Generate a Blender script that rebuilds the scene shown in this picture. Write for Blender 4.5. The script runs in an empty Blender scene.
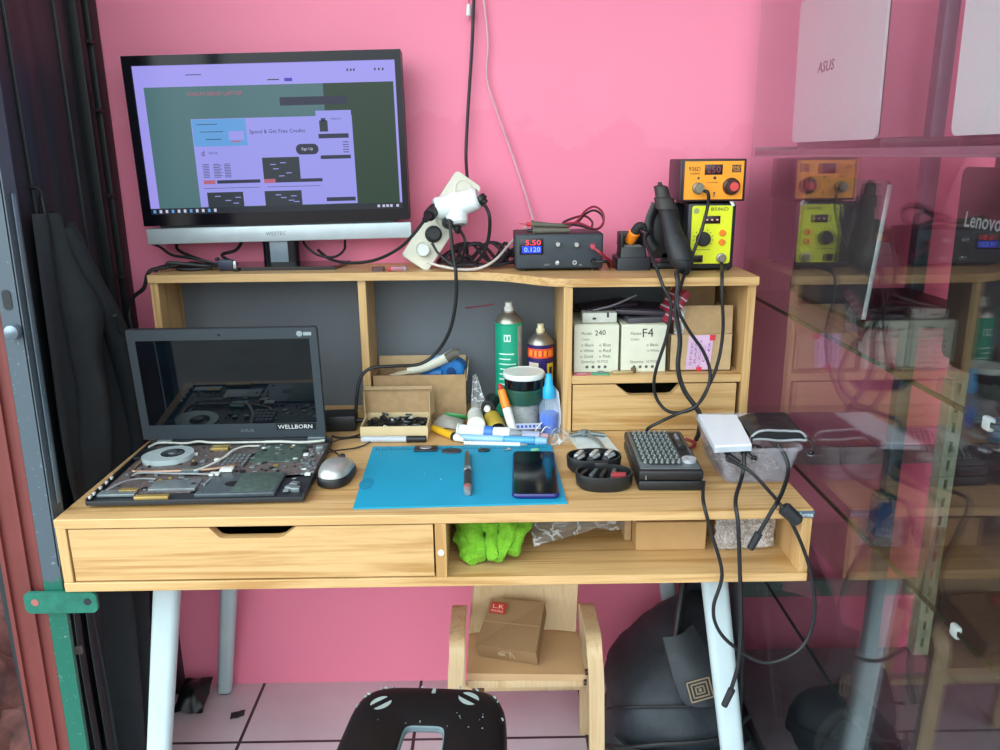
import bpy, bmesh, math, random
from mathutils import Vector, Matrix, noise
random.seed(7)
S = bpy.context.scene
COL = S.collection
PI = math.pi
V = Vector
R = math.radians

# ------------------------------------------------------------------ camera
F_PX = 803.85
PITCH, YAW, ROLL = R(15.306), R(0.4347), R(-0.6328)
CAM = V((0.0965, -1.1659, 1.2961))
_f = V((math.sin(YAW)*math.cos(PITCH), math.cos(YAW)*math.cos(PITCH), -math.sin(PITCH)))
_r = V((math.cos(YAW), -math.sin(YAW), 0))
_u = _r.cross(_f)
CR = math.cos(ROLL)*_r + math.sin(ROLL)*_u
CU = -math.sin(ROLL)*_r + math.cos(ROLL)*_u
CF = _f

def _ray(x, y): return (x-500)*CR - (y-375)*CU + F_PX*CF
def wz(x, y, z): d = _ray(x, y); return CAM + d*((z-CAM.z)/d.z)      # point of the place at height z
def wy(x, y, Y): d = _ray(x, y); return CAM + d*((Y-CAM.y)/d.y)      # point at depth Y
def wx(x, y, X): d = _ray(x, y); return CAM + d*((X-CAM.x)/d.x)      # point on the plane X

cam_d = bpy.data.cameras.new('camera'); cam = bpy.data.objects.new('camera', cam_d); COL.objects.link(cam)
cam_d.sensor_width = 36; cam_d.lens = F_PX/1000*36; cam_d.clip_start = .02
m3 = Matrix((CR, CU, -CF)).transposed()
cam.matrix_world = Matrix.Translation(CAM) @ m3.to_4x4()
S.camera = cam

# ------------------------------------------------------------------ materials
def lin(c):
    if isinstance(c, str):
        c = [int(c[i:i+2], 16)/255 for i in (0, 2, 4)]
    return tuple((x/12.92 if x <= .04045 else ((x+.055)/1.055)**2.4) for x in c) + (1,)

def nm(name):
    m = bpy.data.materials.new(name); m.use_nodes = True
    nt = m.node_tree; b = nt.nodes['Principled BSDF']
    return m, nt, b
def nd(nt, t, **k):
    n = nt.nodes.new(t)
    for a, v in k.items(): setattr(n, a, v)
    return n
def ramp(nt, fac, stops):
    n = nd(nt, 'ShaderNodeValToRGB'); cr = n.color_ramp
    while len(cr.elements) < len(stops): cr.elements.new(.5)
    for e, (p, c) in zip(cr.elements, stops): e.position = p; e.color = c
    nt.links.new(fac, n.inputs[0]); return n.outputs[0]
def coords(nt, scale):
    tc = nd(nt, 'ShaderNodeTexCoord'); mp = nd(nt, 'ShaderNodeMapping')
    mp.inputs['Scale'].default_value = scale if hasattr(scale, '__len__') else (scale,)*3
    nt.links.new(tc.outputs['Object'], mp.inputs[0]); return mp.outputs[0]
def noi(nt, vec, scale=1, detail=4, rough=.55, dist=0):
    n = nd(nt, 'ShaderNodeTexNoise'); nt.links.new(vec, n.inputs['Vector'])
    n.inputs['Scale'].default_value = scale; n.inputs['Detail'].default_value = detail
    n.inputs['Roughness'].default_value = rough; n.inputs['Distortion'].default_value = dist
    return n.outputs['Fac']
def bump(nt, b, fac, strength, dist=.002):
    n = nd(nt, 'ShaderNodeBump'); n.inputs['Strength'].default_value = strength; n.inputs['Distance'].default_value = dist
    nt.links.new(fac, n.inputs['Height']); nt.links.new(n.outputs[0], b.inputs['Normal'])

_mc = {}
def pm(name, c, rough=.5, metal=0, var=.12, scale=25, bmp=0, spec=.5, coat=0):
    """plain procedural material: base colour with a soft noise variation"""
    if name in _mc: return _mc[name]
    m, nt, b = nm(name)
    l = lin(c); f = noi(nt, coords(nt, scale), 1, 3)
    lo = tuple(x*(1-var) for x in l[:3])+(1,); hi = tuple(min(1, x*(1+var)) for x in l[:3])+(1,)
    nt.links.new(ramp(nt, f, [(.3, lo), (.7, hi)]), b.inputs['Base Color'])
    b.inputs['Roughness'].default_value = rough; b.inputs['Metallic'].default_value = metal
    b.inputs['Specular IOR Level'].default_value = spec; b.inputs['Coat Weight'].default_value = coat
    if bmp: bump(nt, b, noi(nt, coords(nt, scale*4), 1, 3), bmp)
    _mc[name] = m; return m
def em(name, c, s=1.0):
    if name in _mc: return _mc[name]
    m, nt, b = nm(name); l = lin(c)
    b.inputs['Base Color'].default_value = (.01, .01, .01, 1); b.inputs['Roughness'].default_value = .25; b.inputs['Specular IOR Level'].default_value = .25
    b.inputs['Emission Color'].default_value = l; b.inputs['Emission Strength'].default_value = s
    _mc[name] = m; return m
def wood(name, ax, light, mid, dark):
    m, nt, b = nm(name)
    sc = [9, 9, 9]; sc[ax] = .55
    a = noi(nt, coords(nt, sc), 3.2, 5, .6, .6)
    sc2 = [90, 90, 90]; sc2[ax] = 2.2
    g = noi(nt, coords(nt, sc2), 2, 2, .5, .1)
    mx = nd(nt, 'ShaderNodeMath', operation='MULTIPLY_ADD'); nt.links.new(g, mx.inputs[0]); mx.inputs[1].default_value = .35
    nt.links.new(a, mx.inputs[2])
    sub = nd(nt, 'ShaderNodeMath', operation='SUBTRACT'); nt.links.new(mx.outputs[0], sub.inputs[0]); sub.inputs[1].default_value = .17
    nt.links.new(ramp(nt, sub.outputs[0], [(.34, lin(dark)), (.44, lin(mid)), (.52, lin(light)), (.62, lin(mid)), (.72, lin(light))]), b.inputs['Base Color'])
    b.inputs['Roughness'].default_value = .42; bump(nt, b, g, .08, .0006)
    return m
WX = wood('oak_along_width', 0, 'd0a974', 'c39b65', 'ae824b')
WZ = wood('oak_along_height', 2, 'd0a974', 'c39b65', 'b1864f')
WY = wood('oak_along_depth', 1, 'cda671', 'c09861', 'ab7f48')
CHW = wood('chair_bentwood', 2, 'd9bd93', 'd2b488', 'c7a576')

def glass_mat(name, tint, ior=1.5, rough=0.0):
    """thin clear sheet: Fresnel mirror over a tinted see-through body"""
    m, nt, b = nm(name); nt.nodes.remove(b)
    out = nt.nodes['Material Output']
    geo = nd(nt, 'ShaderNodeNewGeometry')
    mr = nd(nt, 'ShaderNodeMapRange'); nt.links.new(geo.outputs['Backfacing'], mr.inputs[0])
    mr.inputs['To Min'].default_value = ior; mr.inputs['To Max'].default_value = 1/ior
    fr = nd(nt, 'ShaderNodeFresnel'); nt.links.new(mr.outputs[0], fr.inputs['IOR'])
    tr = nd(nt, 'ShaderNodeBsdfTransparent'); tr.inputs[0].default_value = tuple(tint)+(1,)
    gl = nd(nt, 'ShaderNodeBsdfGlossy'); gl.inputs['Roughness'].default_value = rough; gl.inputs[0].default_value = (1, 1, 1, 1)
    mx = nd(nt, 'ShaderNodeMixShader')
    nt.links.new(fr.outputs[0], mx.inputs[0]); nt.links.new(tr.outputs[0], mx.inputs[1]); nt.links.new(gl.outputs[0], mx.inputs[2])
    nt.links.new(mx.outputs[0], out.inputs[0]); return m
def film_mat(name, c, alpha, rough=.15, crease=0, cs=28):
    """clear or frosted plastic; crease > 0 adds whitened fold lines where the film is creased"""
    m, nt, b = nm(name)
    b.inputs['Base Color'].default_value = lin(c); b.inputs['Roughness'].default_value = rough
    n = noi(nt, coords(nt, 40), 1, 4)
    mr = nd(nt, 'ShaderNodeMapRange'); nt.links.new(n, mr.inputs[0])
    mr.inputs['From Min'].default_value = .3; mr.inputs['From Max'].default_value = .7
    mr.inputs['To Min'].default_value = alpha*.7; mr.inputs['To Max'].default_value = min(1, alpha*1.3)
    out = mr.outputs[0]
    if crease:
        n2 = noi(nt, coords(nt, cs), 1, 2, .5, .6)
        d = nd(nt, 'ShaderNodeMath', operation='SUBTRACT'); nt.links.new(n2, d.inputs[0]); d.inputs[1].default_value = .5
        a = nd(nt, 'ShaderNodeMath', operation='ABSOLUTE'); nt.links.new(d.outputs[0], a.inputs[0])
        r = nd(nt, 'ShaderNodeMapRange'); nt.links.new(a.outputs[0], r.inputs[0])
        r.inputs['From Min'].default_value = .0; r.inputs['From Max'].default_value = .035; r.inputs['To Min'].default_value = crease; r.inputs['To Max'].default_value = 0
        s_ = nd(nt, 'ShaderNodeMath', operation='ADD', use_clamp=True); nt.links.new(out, s_.inputs[0]); nt.links.new(r.outputs[0], s_.inputs[1]); out = s_.outputs[0]
        bump(nt, b, n2, .8, .01)
    nt.links.new(out, b.inputs['Alpha']); return m

# ------------------------------------------------------------------ geometry
def cr_spline(pts, sub=6, closed=False):
    P = [V(p) for p in pts]
    if len(P) < 3: return P
    out = []; n = len(P)
    rng = range(n) if closed else range(n-1)
    for i in rng:
        p0 = P[(i-1) % n] if closed or i > 0 else P[0]*2-P[1]
        p1 = P[i]; p2 = P[(i+1) % n]
        p3 = P[(i+2) % n] if closed or i+2 < n else P[-1]*2-P[-2]
        for k in range(sub):
            t = k/sub
            out.append(.5*((2*p1)+(p2-p0)*t+(2*p0-5*p1+4*p2-p3)*t*t+(3*p1-p0-3*p2+p3)*t**3))
    if not closed: out.append(P[-1])
    return out

class MB:
    def __init__(s, M=None): s.bm = bmesh.new(); s.mi = 0; s.M = M or Matrix()
    def _add(s, bm2, M=None):
        mm = s.M @ (M or Matrix())
        base = len(s.bm.verts)
        vs = [s.bm.verts.new(mm @ v.co) for v in bm2.verts]
        bm2.verts.index_update()
        flip = mm.determinant() < 0
        for f in bm2.faces:
            try:
                l = [vs[v.index] for v in f.verts]
                nf = s.bm.faces.new(l[::-1] if flip else l); nf.material_index = s.mi
            except ValueError: pass
        bm2.free()
        return s
    def box(s, c, d, rot=None, bev=0, seg=2):
        b = bmesh.new(); bmesh.ops.create_cube(b, size=1)
        for v in b.verts: v.co = V((v.co.x*d[0], v.co.y*d[1], v.co.z*d[2]))
        if bev: bmesh.ops.bevel(b, geom=list(b.edges), offset=min(bev, min(d)*.49), segments=seg, profile=.5, affect='EDGES')
        M = Matrix.Translation(V(c)) @ (rot.to_4x4() if rot else Matrix())
        return s._add(b, M)
    def bx(s, x0, x1, y0, y1, z0, z1, bev=0, seg=2):
        return s.box(((x0+x1)/2, (y0+y1)/2, (z0+z1)/2), (abs(x1-x0), abs(y1-y0), abs(z1-z0)), None, bev, seg)
    def cyl(s, p0, p1, r0, r1=None, n=20, bev=0):
        p0, p1 = V(p0), V(p1); r1 = r0 if r1 is None else r1
        L = (p1-p0).length
        pr = [(0, 0), (r0, 0), (r1, L), (0, L)] if not bev else [(0, 0), (r0-bev, 0), (r0, bev), (r1, L-bev), (r1-bev, L), (0, L)]
        q = (p1-p0).to_track_quat('Z', 'Y')
        return s.lathe(pr, n, Matrix.Translation(p0) @ q.to_matrix().to_4x4())
    def lathe(s, prof, n=28, M=None, sx=1, sy=1):
        b = bmesh.new(); rings = []
        for r, z in prof:
            if r <= 1e-7: rings.append([b.verts.new((0, 0, z))])
            else: rings.append([b.verts.new((r*math.cos(2*PI*k/n)*sx, r*math.sin(2*PI*k/n)*sy, z)) for k in range(n)])
        for a, c in zip(rings, rings[1:]):
            for k in range(n):
                k2 = (k+1) % n
                if len(a) == 1 and len(c) == 1: continue
                if len(a) == 1: b.faces.new((a[0], c[k2], c[k]))
                elif len(c) == 1: b.faces.new((a[k], a[k2], c[0]))
                else: b.faces.new((a[k], a[k2], c[k2], c[k]))
        bmesh.ops.recalc_face_normals(b, faces=b.faces)
        return s._add(b, M)
    def tube(s, pts, r, n=8, sub=6, closed=False, flat=None):
        P = cr_spline(pts, sub, closed)
        b = bmesh.new(); rings = []; up = None
        rr = r if callable(r) else (lambda t: r)
        for i, p in enumerate(P):
            if closed: t = (P[(i+1) % len(P)]-P[i-1]).normalized()
            else: t = (P[min(i+1, len(P)-1)]-P[max(i-1, 0)]).normalized()
            if up is None:
                up = V((0, 0, 1)) if abs(t.z) < .9 else V((1, 0, 0))
            a = t.cross(up)
            if a.length < 1e-6: a = t.orthogonal()
            a.normalize(); bb = a.cross(t).normalized(); up = bb
            R_ = rr(i/max(1, len(P)-1)); fl = flat or 1
            rings.append([b.verts.new(p+a*(R_*math.cos(2*PI*k/n))+bb*(R_*fl*math.sin(2*PI*k/n))) for k in range(n)])
        m = len(rings)
        for i in range(m if closed else m-1):
            A, C = rings[i], rings[(i+1) % m]
            for k in range(n): b.faces.new((A[k], A[(k+1) % n], C[(k+1) % n], C[k]))
        if not closed:
            b.faces.new(rings[0][::-1]); b.faces.new(rings[-1])
        bmesh.ops.recalc_face_normals(b, faces=b.faces)
        return s._add(b)
    def prism(s, poly, h0, h1, M=None):
        """polygon in local XY extruded from z=h0 to z=h1"""
        b = bmesh.new()
        lo = [b.verts.new((p[0], p[1], h0)) for p in poly]; hi = [b.verts.new((p[0], p[1], h1)) for p in poly]
        n = len(poly)
        for k in range(n): b.faces.new((lo[k], lo[(k+1) % n], hi[(k+1) % n], hi[k]))
        t = [b.faces.new(lo[::-1]), b.faces.new(hi)]
        bmesh.ops.triangulate(b, faces=t)
        bmesh.ops.recalc_face_normals(b, faces=b.faces)
        return s._add(b, M)
    def loft(s, loops, cap=True, closed=True):
        b = bmesh.new(); rings = [[b.verts.new(p) for p in l] for l in loops]
        for A, C in zip(rings, rings[1:]):
            n = len(A)
            for k in range(n if closed else n-1): b.faces.new((A[k], A[(k+1) % n], C[(k+1) % n], C[k]))
        if cap and closed: b.faces.new(rings[0][::-1]); b.faces.new(rings[-1])
        bmesh.ops.recalc_face_normals(b, faces=b.faces)
        return s._add(b)
    def sheet(s, fn, nu, nv, thick=.001):
        """fn(u,v)->point, thickened along its normal"""
        b = bmesh.new(); g = [[V(fn(i/nu, j/nv)) for j in range(nv+1)] for i in range(nu+1)]
        top = []; bot = []
        for i in range(nu+1):
            rt = []; rb = []
            for j in range(nv+1):
                du = g[min(i+1, nu)][j]-g[max(i-1, 0)][j]; dv = g[i][min(j+1, nv)]-g[i][max(j-1, 0)]
                nn = du.cross(dv)
                if nn.length > 1e-12: nn.normalize()
                rt.append(b.verts.new(g[i][j]+nn*thick/2)); rb.append(b.verts.new(g[i][j]-nn*thick/2))
            top.append(rt); bot.append(rb)
        for i in range(nu):
            for j in range(nv):
                b.faces.new((top[i][j], top[i+1][j], top[i+1][j+1], top[i][j+1]))
                b.faces.new((bot[i][j], bot[i][j+1], bot[i+1][j+1], bot[i+1][j]))
        for i in range(nu):
            for j in (0, nv):
                b.faces.new((top[i][j], top[i+1][j], bot[i+1][j], bot[i][j]))
        for j in range(nv):
            for i in (0, nu):
                b.faces.new((top[i][j], top[i][j+1], bot[i][j+1], bot[i][j]))
        bmesh.ops.recalc_face_normals(b, faces=b.faces)
        return s._add(b)

ROOTM = {}
def _finish(name, mb, mats, parent, world, smooth):
    me = bpy.data.meshes.new(name); mb.bm.normal_update()
    if parent is not None and world:
        inv = ROOTM[parent.name].inverted()
        for v in mb.bm.verts: v.co = inv @ v.co
    mb.bm.to_mesh(me); mb.bm.free()
    for m in (mats if isinstance(mats, (list, tuple)) else [mats]): me.materials.append(m)
    for p in me.polygons: p.use_smooth = True
    me.set_sharp_from_angle(angle=R(smooth))
    o = bpy.data.objects.new(name, me); COL.objects.link(o)
    if parent is not None:
        o.parent = parent; ROOTM[o.name] = ROOTM[parent.name]
    else: ROOTM[o.name] = Matrix()
    return o
def part(name, mb, mats, parent, smooth=38): return _finish(name, mb, mats, parent, False, smooth)
def wpart(name, mb, mats, parent, smooth=38): return _finish(name, mb, mats, parent, True, smooth)
def tag(o, label, cat, group=None, kind=None):
    o['label'] = label; o['category'] = cat
    if group: o['group'] = group
    if kind: o['kind'] = kind
    return o
def thing(name, label, cat, loc=(0, 0, 0), rotz=0, group=None, rot=None):
    o = bpy.data.objects.new(name, None); COL.objects.link(o); o.empty_display_size = .02
    M = Matrix.Translation(V(loc)) @ (rot.to_4x4() if rot else Matrix.Rotation(rotz, 4, 'Z'))
    o.matrix_world = M; ROOTM[o.name] = M
    return tag(o, label, cat, group)
def one(name, mb, mats, label, cat, group=None, loc=None, rotz=0, rot=None, smooth=38, kind=None):
    """a thing that is one mesh; loc given: mesh is local"""
    o = _finish(name, mb, mats, None, False, smooth)
    if loc is not None:
        o.matrix_world = Matrix.Translation(V(loc)) @ (rot.to_4x4() if rot else Matrix.Rotation(rotz, 4, 'Z'))
    else:                                   # move the origin to the base of the mesh
        vs = o.data.vertices
        lo = V((min(v.co.x for v in vs), min(v.co.y for v in vs), min(v.co.z for v in vs)))
        hi = V((max(v.co.x for v in vs), max(v.co.y for v in vs), 0))
        c = V(((lo.x+hi.x)/2, (lo.y+hi.y)/2, lo.z))
        for v in vs: v.co -= c
        o.location = c
    return tag(o, label, cat, group, kind)
def struct(name, mb, mats, smooth=38):
    o = _finish(name, mb, mats, None, False, smooth); o['kind'] = 'structure'; return o

def text_mb(mb, s, org, xd, ud, w=None, h=None, align='CENTER', ext=.0003, bold=0, shear=0):
    """add lettering as mesh: org is the anchor on the surface, xd reading direction, ud up"""
    cu = bpy.data.curves.new('t', 'FONT'); cu.body = s; cu.size = 1; cu.align_x = align; cu.align_y = 'CENTER'; cu.extrude = 0; cu.resolution_u = 2; cu.offset = bold; cu.shear = shear
    o = bpy.data.objects.new('t', cu); COL.objects.link(o)
    bpy.context.view_layer.update()
    me = o.evaluated_get(bpy.context.evaluated_depsgraph_get()).to_mesh()
    b = bmesh.new(); b.from_mesh(me)
    o.evaluated_get(bpy.context.evaluated_depsgraph_get()).to_mesh_clear()
    bpy.data.objects.remove(o); bpy.data.curves.remove(cu)
    if not b.verts: b.free(); return mb
    xs = [v.co.x for v in b.verts]; ys = [v.co.y for v in b.verts]
    W = max(xs)-min(xs); H = max(ys)-min(ys)
    sx = (w/W) if w else (h/H); sy = (h/H) if h else sx
    cy = (max(ys)+min(ys))/2; cx = (max(xs)+min(xs))/2 if align == 'CENTER' else min(xs)
    for v in b.verts: v.co = V(((v.co.x-cx)*sx, (v.co.y-cy)*sy, 0))
    r = bmesh.ops.extrude_face_region(b, geom=list(b.faces))
    for v in [g for g in r['geom'] if isinstance(g, bmesh.types.BMVert)]: v.co.z += ext
    bmesh.ops.recalc_face_normals(b, faces=b.faces)
    xd = V(xd).normalized(); ud = V(ud); ud = (ud-xd*ud.dot(xd)).normalized(); zd = xd.cross(ud)
    M = Matrix((xd, ud, zd)).transposed().to_4x4(); M.translation = V(org)
    return mb._add(b, M)
def frame_m(org, xd, ud):
    xd = V(xd).normalized(); ud = V(ud); ud = (ud-xd*ud.dot(xd)).normalized(); zd = xd.cross(ud)
    M = Matrix((xd, ud, zd)).transposed().to_4x4(); M.translation = V(org); return M
def rrect(w, h, r, n=5, cx=0, cy=0):
    out = []
    for (sx, sy, a0) in ((1, 1, 0), (-1, 1, 90), (-1, -1, 180), (1, -1, 270)):
        for k in range(n+1):
            a = R(a0+90*k/n); out.append((cx+sx*(w/2-r)+r*math.cos(a), cy+sy*(h/2-r)+r*math.sin(a)))
    return out
def cable(name, pts, r, mat, label, cat='cable', group=None, n=8):
    return one(name, MB().tube(pts, r, n), mat, label, cat, group)
XF, UF = (1, 0, 0), (0, 0, 1)          # lettering on faces that look towards the shop front

# common colours
BLK = pm('black_plastic', '17181b', .45)
BLKM = pm('matt_black_plastic', '1d1f22', .7, bmp=.1)
BLKG = pm('gloss_black_plastic', '0b0c10', .12)
CORD = pm('black_cable_rubber', '16171a', .5)
WHT = pm('white_plastic', 'dfe3dd', .4, var=.05)
CREAM = pm('cream_plastic', 'd8d6c4', .45, var=.06)
SIL = pm('silver_plastic', 'b9c4c9', .35, .3, var=.06)
STEEL = pm('brushed_steel', 'a9aeb0', .3, .9, var=.1)
KRAFT = pm('kraft_cardboard', 'a98a63', .85, var=.1, scale=60, bmp=.1)
KRAFT2 = pm('pale_kraft_cardboard', 'bfa27a', .85, var=.08, scale=50, bmp=.1)
INK = pm('dark_ink', '2b2b30', .7)
RED = pm('red_plastic', 'c22a33', .4)
ORANGE = pm('orange_plastic', 'f5871f', .4)
WLEG = pm('white_powder_coat', 'b3c3c6', .35, var=.03)
# ------------------------------------------------------------------ the place
def wall_pink():
    m, nt, b = nm('pink_painted_plaster')
    c = coords(nt, 1)
    sep = nd(nt, 'ShaderNodeSeparateXYZ'); nt.links.new(c, sep.inputs[0])
    n1 = noi(nt, coords(nt, 3.1), 1, 5, .6)
    mr = nd(nt, 'ShaderNodeMath', operation='MULTIPLY_ADD'); nt.links.new(n1, mr.inputs[0]); mr.inputs[1].default_value = -.55
    nt.links.new(sep.outputs['Z'], mr.inputs[2])
    patch = ramp(nt, mr.outputs[0], [(.0, (0, 0, 0, 1)), (.5, (0, 0, 0, 1))])
    st = nd(nt, 'ShaderNodeMapRange'); nt.links.new(mr.outputs[0], st.inputs[0])
    st.inputs['From Min'].default_value = 1.045; st.inputs['From Max'].default_value = 1.06
    mix = nd(nt, 'ShaderNodeMix', data_type='RGBA'); nt.links.new(st.outputs[0], mix.inputs['Factor'])
    mix.inputs['A'].default_value = lin('f78aa6'); mix.inputs['B'].default_value = lin('fb91ac')
    n2 = noi(nt, coords(nt, 1.3), 1, 4)
    mul = nd(nt, 'ShaderNodeMix', data_type='RGBA', blend_type='MULTIPLY'); mul.inputs['Factor'].default_value = 1
    nt.links.new(mix.outputs['Result'], mul.inputs['A'])
    nt.links.new(ramp(nt, n2, [(.3, (.93, .9, .92, 1)), (.7, (1, 1, 1, 1))]), mul.inputs['B'])
    nt.links.new(mul.outputs['Result'], b.inputs['Base Color'])
    b.inputs['Roughness'].default_value = .75; bump(nt, b, noi(nt, coords(nt, 30), 1, 3), .12, .003)
    return m
PINK = wall_pink()
def tile_floor():
    m, nt, b = nm('glazed_floor_tiles')
    tc = nd(nt, 'ShaderNodeTexCoord'); mp = nd(nt, 'ShaderNodeMapping'); nt.links.new(tc.outputs['Object'], mp.inputs[0])
    br = nd(nt, 'ShaderNodeTexBrick'); br.offset = 0; br.squash = 1
    nt.links.new(mp.outputs[0], br.inputs['Vector'])
    br.inputs['Scale'].default_value = 1; br.inputs['Brick Width'].default_value = .4; br.inputs['Row Height'].default_value = .4
    br.inputs['Mortar Size'].default_value = .004; br.inputs['Mortar Smooth'].default_value = .1
    mp.inputs['Location'].default_value = (.5, .4, 0)
    br.inputs['Color1'].default_value = lin('d9ccd2'); br.inputs['Color2'].default_value = lin('d3c6cc'); br.inputs['Mortar'].default_value = lin('3a2f33')
    n = noi(nt, coords(nt, 5), 1, 5)
    mul = nd(nt, 'ShaderNodeMix', data_type='RGBA', blend_type='MULTIPLY'); mul.inputs['Factor'].default_value = 1
    nt.links.new(br.outputs['Color'], mul.inputs['A'])
    nt.links.new(ramp(nt, n, [(.3, (.86, .84, .86, 1)), (.65, (1, 1, 1, 1))]), mul.inputs['B'])
    nt.links.new(mul.outputs['Result'], b.inputs['Base Color']); b.inputs['Roughness'].default_value = .3
    return m
FLOOR = tile_floor()
struct('floor', MB().bx(-.80, 2.4, -.95, .75, -.05, 0), FLOOR)
struct('wall_back', MB().bx(-.95, 2.5, .615, .75, -.05, 2.7), PINK)
struct('wall_right', MB().bx(2.4, 2.5, -.95, .615, -.05, 2.7), PINK)
struct('ceiling', MB().bx(-.95, 2.5, -.95, .75, 2.7, 2.8), pm('ceiling_paint', 'b9b2ae', .9))
# dark timber lining on the left: boards, battens
DKW = wood('dark_stained_timber', 2, '2b3136', '262b30', '1d2125')
w = MB()
y = .14
for k, wd in enumerate((.085, .09, .075, .095, .055)):
    w.bx(-.80, -.722-(k % 2)*.004, y+.002, y+wd-.002, 0, 2.7, .003); y += wd
w.bx(-.80, -.735, .14, .62, 0, 2.7)
struct('wall_left', w, DKW)
w = MB().bx(-.735, -.705, .535, .56, 0, 2.7, .003).bx(-.735, -.700, .575, .614, 0, 2.7, .003)
for z in (.55, 1.05, 1.22, 1.39, 1.52): w.bx(-.712, -.698, .555, .58, z, z+.006)
struct('trim_1', w, pm('black_green_batten', '14191b', .5))
# outside: ground, heap of soil and broken brick left of the door
def concrete(name, a, c, s=6):
    m, nt, b = nm(name); n = noi(nt, coords(nt, s), 1, 6, .65)
    nt.links.new(ramp(nt, n, [(.3, lin(a)), (.7, lin(c))]), b.inputs['Base Color']); b.inputs['Roughness'].default_value = .9
    bump(nt, b, n, .5, .01); return m
g = MB().bx(-5, 5, -7, -.95, -.12, -.02).bx(-5, -.8, -.95, 2, -.12, -.02)
o = struct('floor_outside', g, concrete('outside_concrete', '6e6a65', '85807a', 2))
def heap(u, v):
    X = -1.75+u*.88; Y = -.05+v*1.3
    d = max(0, 1-abs(u-.35)/.75)
    z = .02+.62*d*min(1, v*1.7+.12)
    z += .10*noise.noise(V((X*9, Y*9, 0)))+.05*noise.noise(V((X*25, Y*25, 3)))+.02*noise.noise(V((X*60, Y*60, 5)))
    return (X, Y, max(-.02, z))
one('rubble_heap', MB().sheet(heap, 46, 60, .02), concrete('red_brick_rubble', '3c2624', '7b4a42', 14),
    'heap of reddish soil and broken brick outside, left of the red door frame', 'rubble', kind='stuff')
# daylight
wd = bpy.data.worlds.new('overcast_sky'); S.world = wd; wd.use_nodes = True
nt = wd.node_tree; bg = nt.nodes['Background']
tc = nd(nt, 'ShaderNodeTexCoord'); sp = nd(nt, 'ShaderNodeSeparateXYZ'); nt.links.new(tc.outputs['Generated'], sp.inputs[0])
nt.links.new(ramp(nt, sp.outputs['Z'], [(0.0, (.35, .34, .33, 1)), (.02, (.60, .66, .68, 1)), (.35, (.82, .95, 1, 1)), (1, (.70, .82, .88, 1))]), bg.inputs['Color'])
dp = nd(nt, 'ShaderNodeVectorMath', operation='DOT_PRODUCT'); nt.links.new(tc.outputs['Generated'], dp.inputs[0]); dp.inputs[1].default_value = V((-.80, -.45, .42)).normalized()
mr = nd(nt, 'ShaderNodeMapRange', interpolation_type='SMOOTHSTEP'); nt.links.new(dp.outputs['Value'], mr.inputs[0])
mr.inputs['From Min'].default_value = .1; mr.inputs['From Max'].default_value = .95; mr.inputs['To Min'].default_value = 2.0; mr.inputs['To Max'].default_value = 5.4
nt.links.new(mr.outputs[0], bg.inputs['Strength'])
S.view_settings.view_transform = 'Standard'; S.view_settings.look = 'None'; S.view_settings.gamma = 1; S.view_settings.use_curve_mapping = False
S.view_settings.exposure = 0.08
# ------------------------------------------------------------------ desk
D = thing('computer_desk', 'light oak desk with raised hutch shelf, drawers and splayed white legs', 'desk', (0, .3, 0))
wpart('desktop', MB().bx(-.6, .6, 0, .6, .734, .75, .0012, 1), WX, D)
wpart('side_panel', MB().bx(-.6, -.584, .001, .58, .639, .734, .001, 1), WZ, D)
wpart('side_panel', MB().bx(.584, .6, .001, .58, .639, .734, .001, 1), WZ, D)
wpart('bottom_panel', MB().bx(-.6, .6, .0, .58, .623, .639, .001, 1), WX, D)
wpart('divider_panel', MB().bx(-.001, .017, .001, .56, .639, .734, .001, 1), WZ, D)
wpart('back_panel', MB().bx(-.584, .584, .36, .372, .639, .734), WX, D)
wpart('screw_cap', MB().lathe([(0, 0), (.0052, 0), (.0048, .0014), (.002, .0016), (.0015, .0008), (0, .0008)], 18, Matrix.Translation((.008, .001, .683)) @ Matrix.Rotation(PI/2, 4, 'X')), WHT, D)
def drawer_front(x0, x1, z0, z1, c0, c1, d0, d1, zc, y):
    P = [(x0, z0), (x1, z0), (x1, z1), (c1, z1), (d1+.003, zc+.002), (d1-.006, zc), (d0+.006, zc), (d0-.003, zc+.002), (c0, z1), (x0, z1)]
    M = Matrix.Translation((0, y, 0)) @ Matrix.Rotation(PI/2, 4, 'X')
    return MB().prism(P, -.016, 0, M)
dr = wpart('drawer', drawer_front(-.581, -.004, .6415, .7315, -.359, -.22, -.341, -.245, .7125, .003), WX, D)
wpart('drawer_box', MB().bx(-.57, -.558, .02, .34, .645, .705).bx(-.03, -.018, .02, .34, .645, .705).bx(-.57, -.018, .33, .34, .645, .705).bx(-.57, -.018, .02, .34, .642, .646), pm('dark_drawer_box', '2c241c', .8), dr)
pl = wpart('brand_plate', MB().bx(.568, .601, -.0022, .001, .7365, .7475, .0006, 1), pm('slate_plate', '4f6575', .35), D)
wpart('brand_lettering', text_mb(MB(), 'informa', (.5845, -.0023, .742), XF, UF, w=.028, h=.007), pm('pale_lettering', 'dfe6ea', .4), pl)
def leg(top, foot, w=.047, t=.030, w2=.040):
    loops = []
    for k in range(9):
        f = k/8; c = V(top).lerp(V(foot), f); ww = w+(w2-w)*f
        loops.append([(c.x+p[0], c.y+p[1], c.z) for p in rrect(ww, t*(1-.12*f), t*.42, 5)])
    return MB().loft(loops)
def desk_leg(top, foot, **k):
    l = wpart('leg', leg(top, foot, **k), WLEG, D)
    wpart('foot_cap', leg(V(foot)+V((0, 0, .0)), V(foot)+V((0, 0, -.004)), w=.034, t=.024, w2=.03), BLK, l)
FZ = .004
desk_leg((-.474, .105, .623), (-.548, .03, FZ))
desk_leg((-.482, .50, .623), (-.591, .582, FZ), w=.042, w2=.036)
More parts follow.
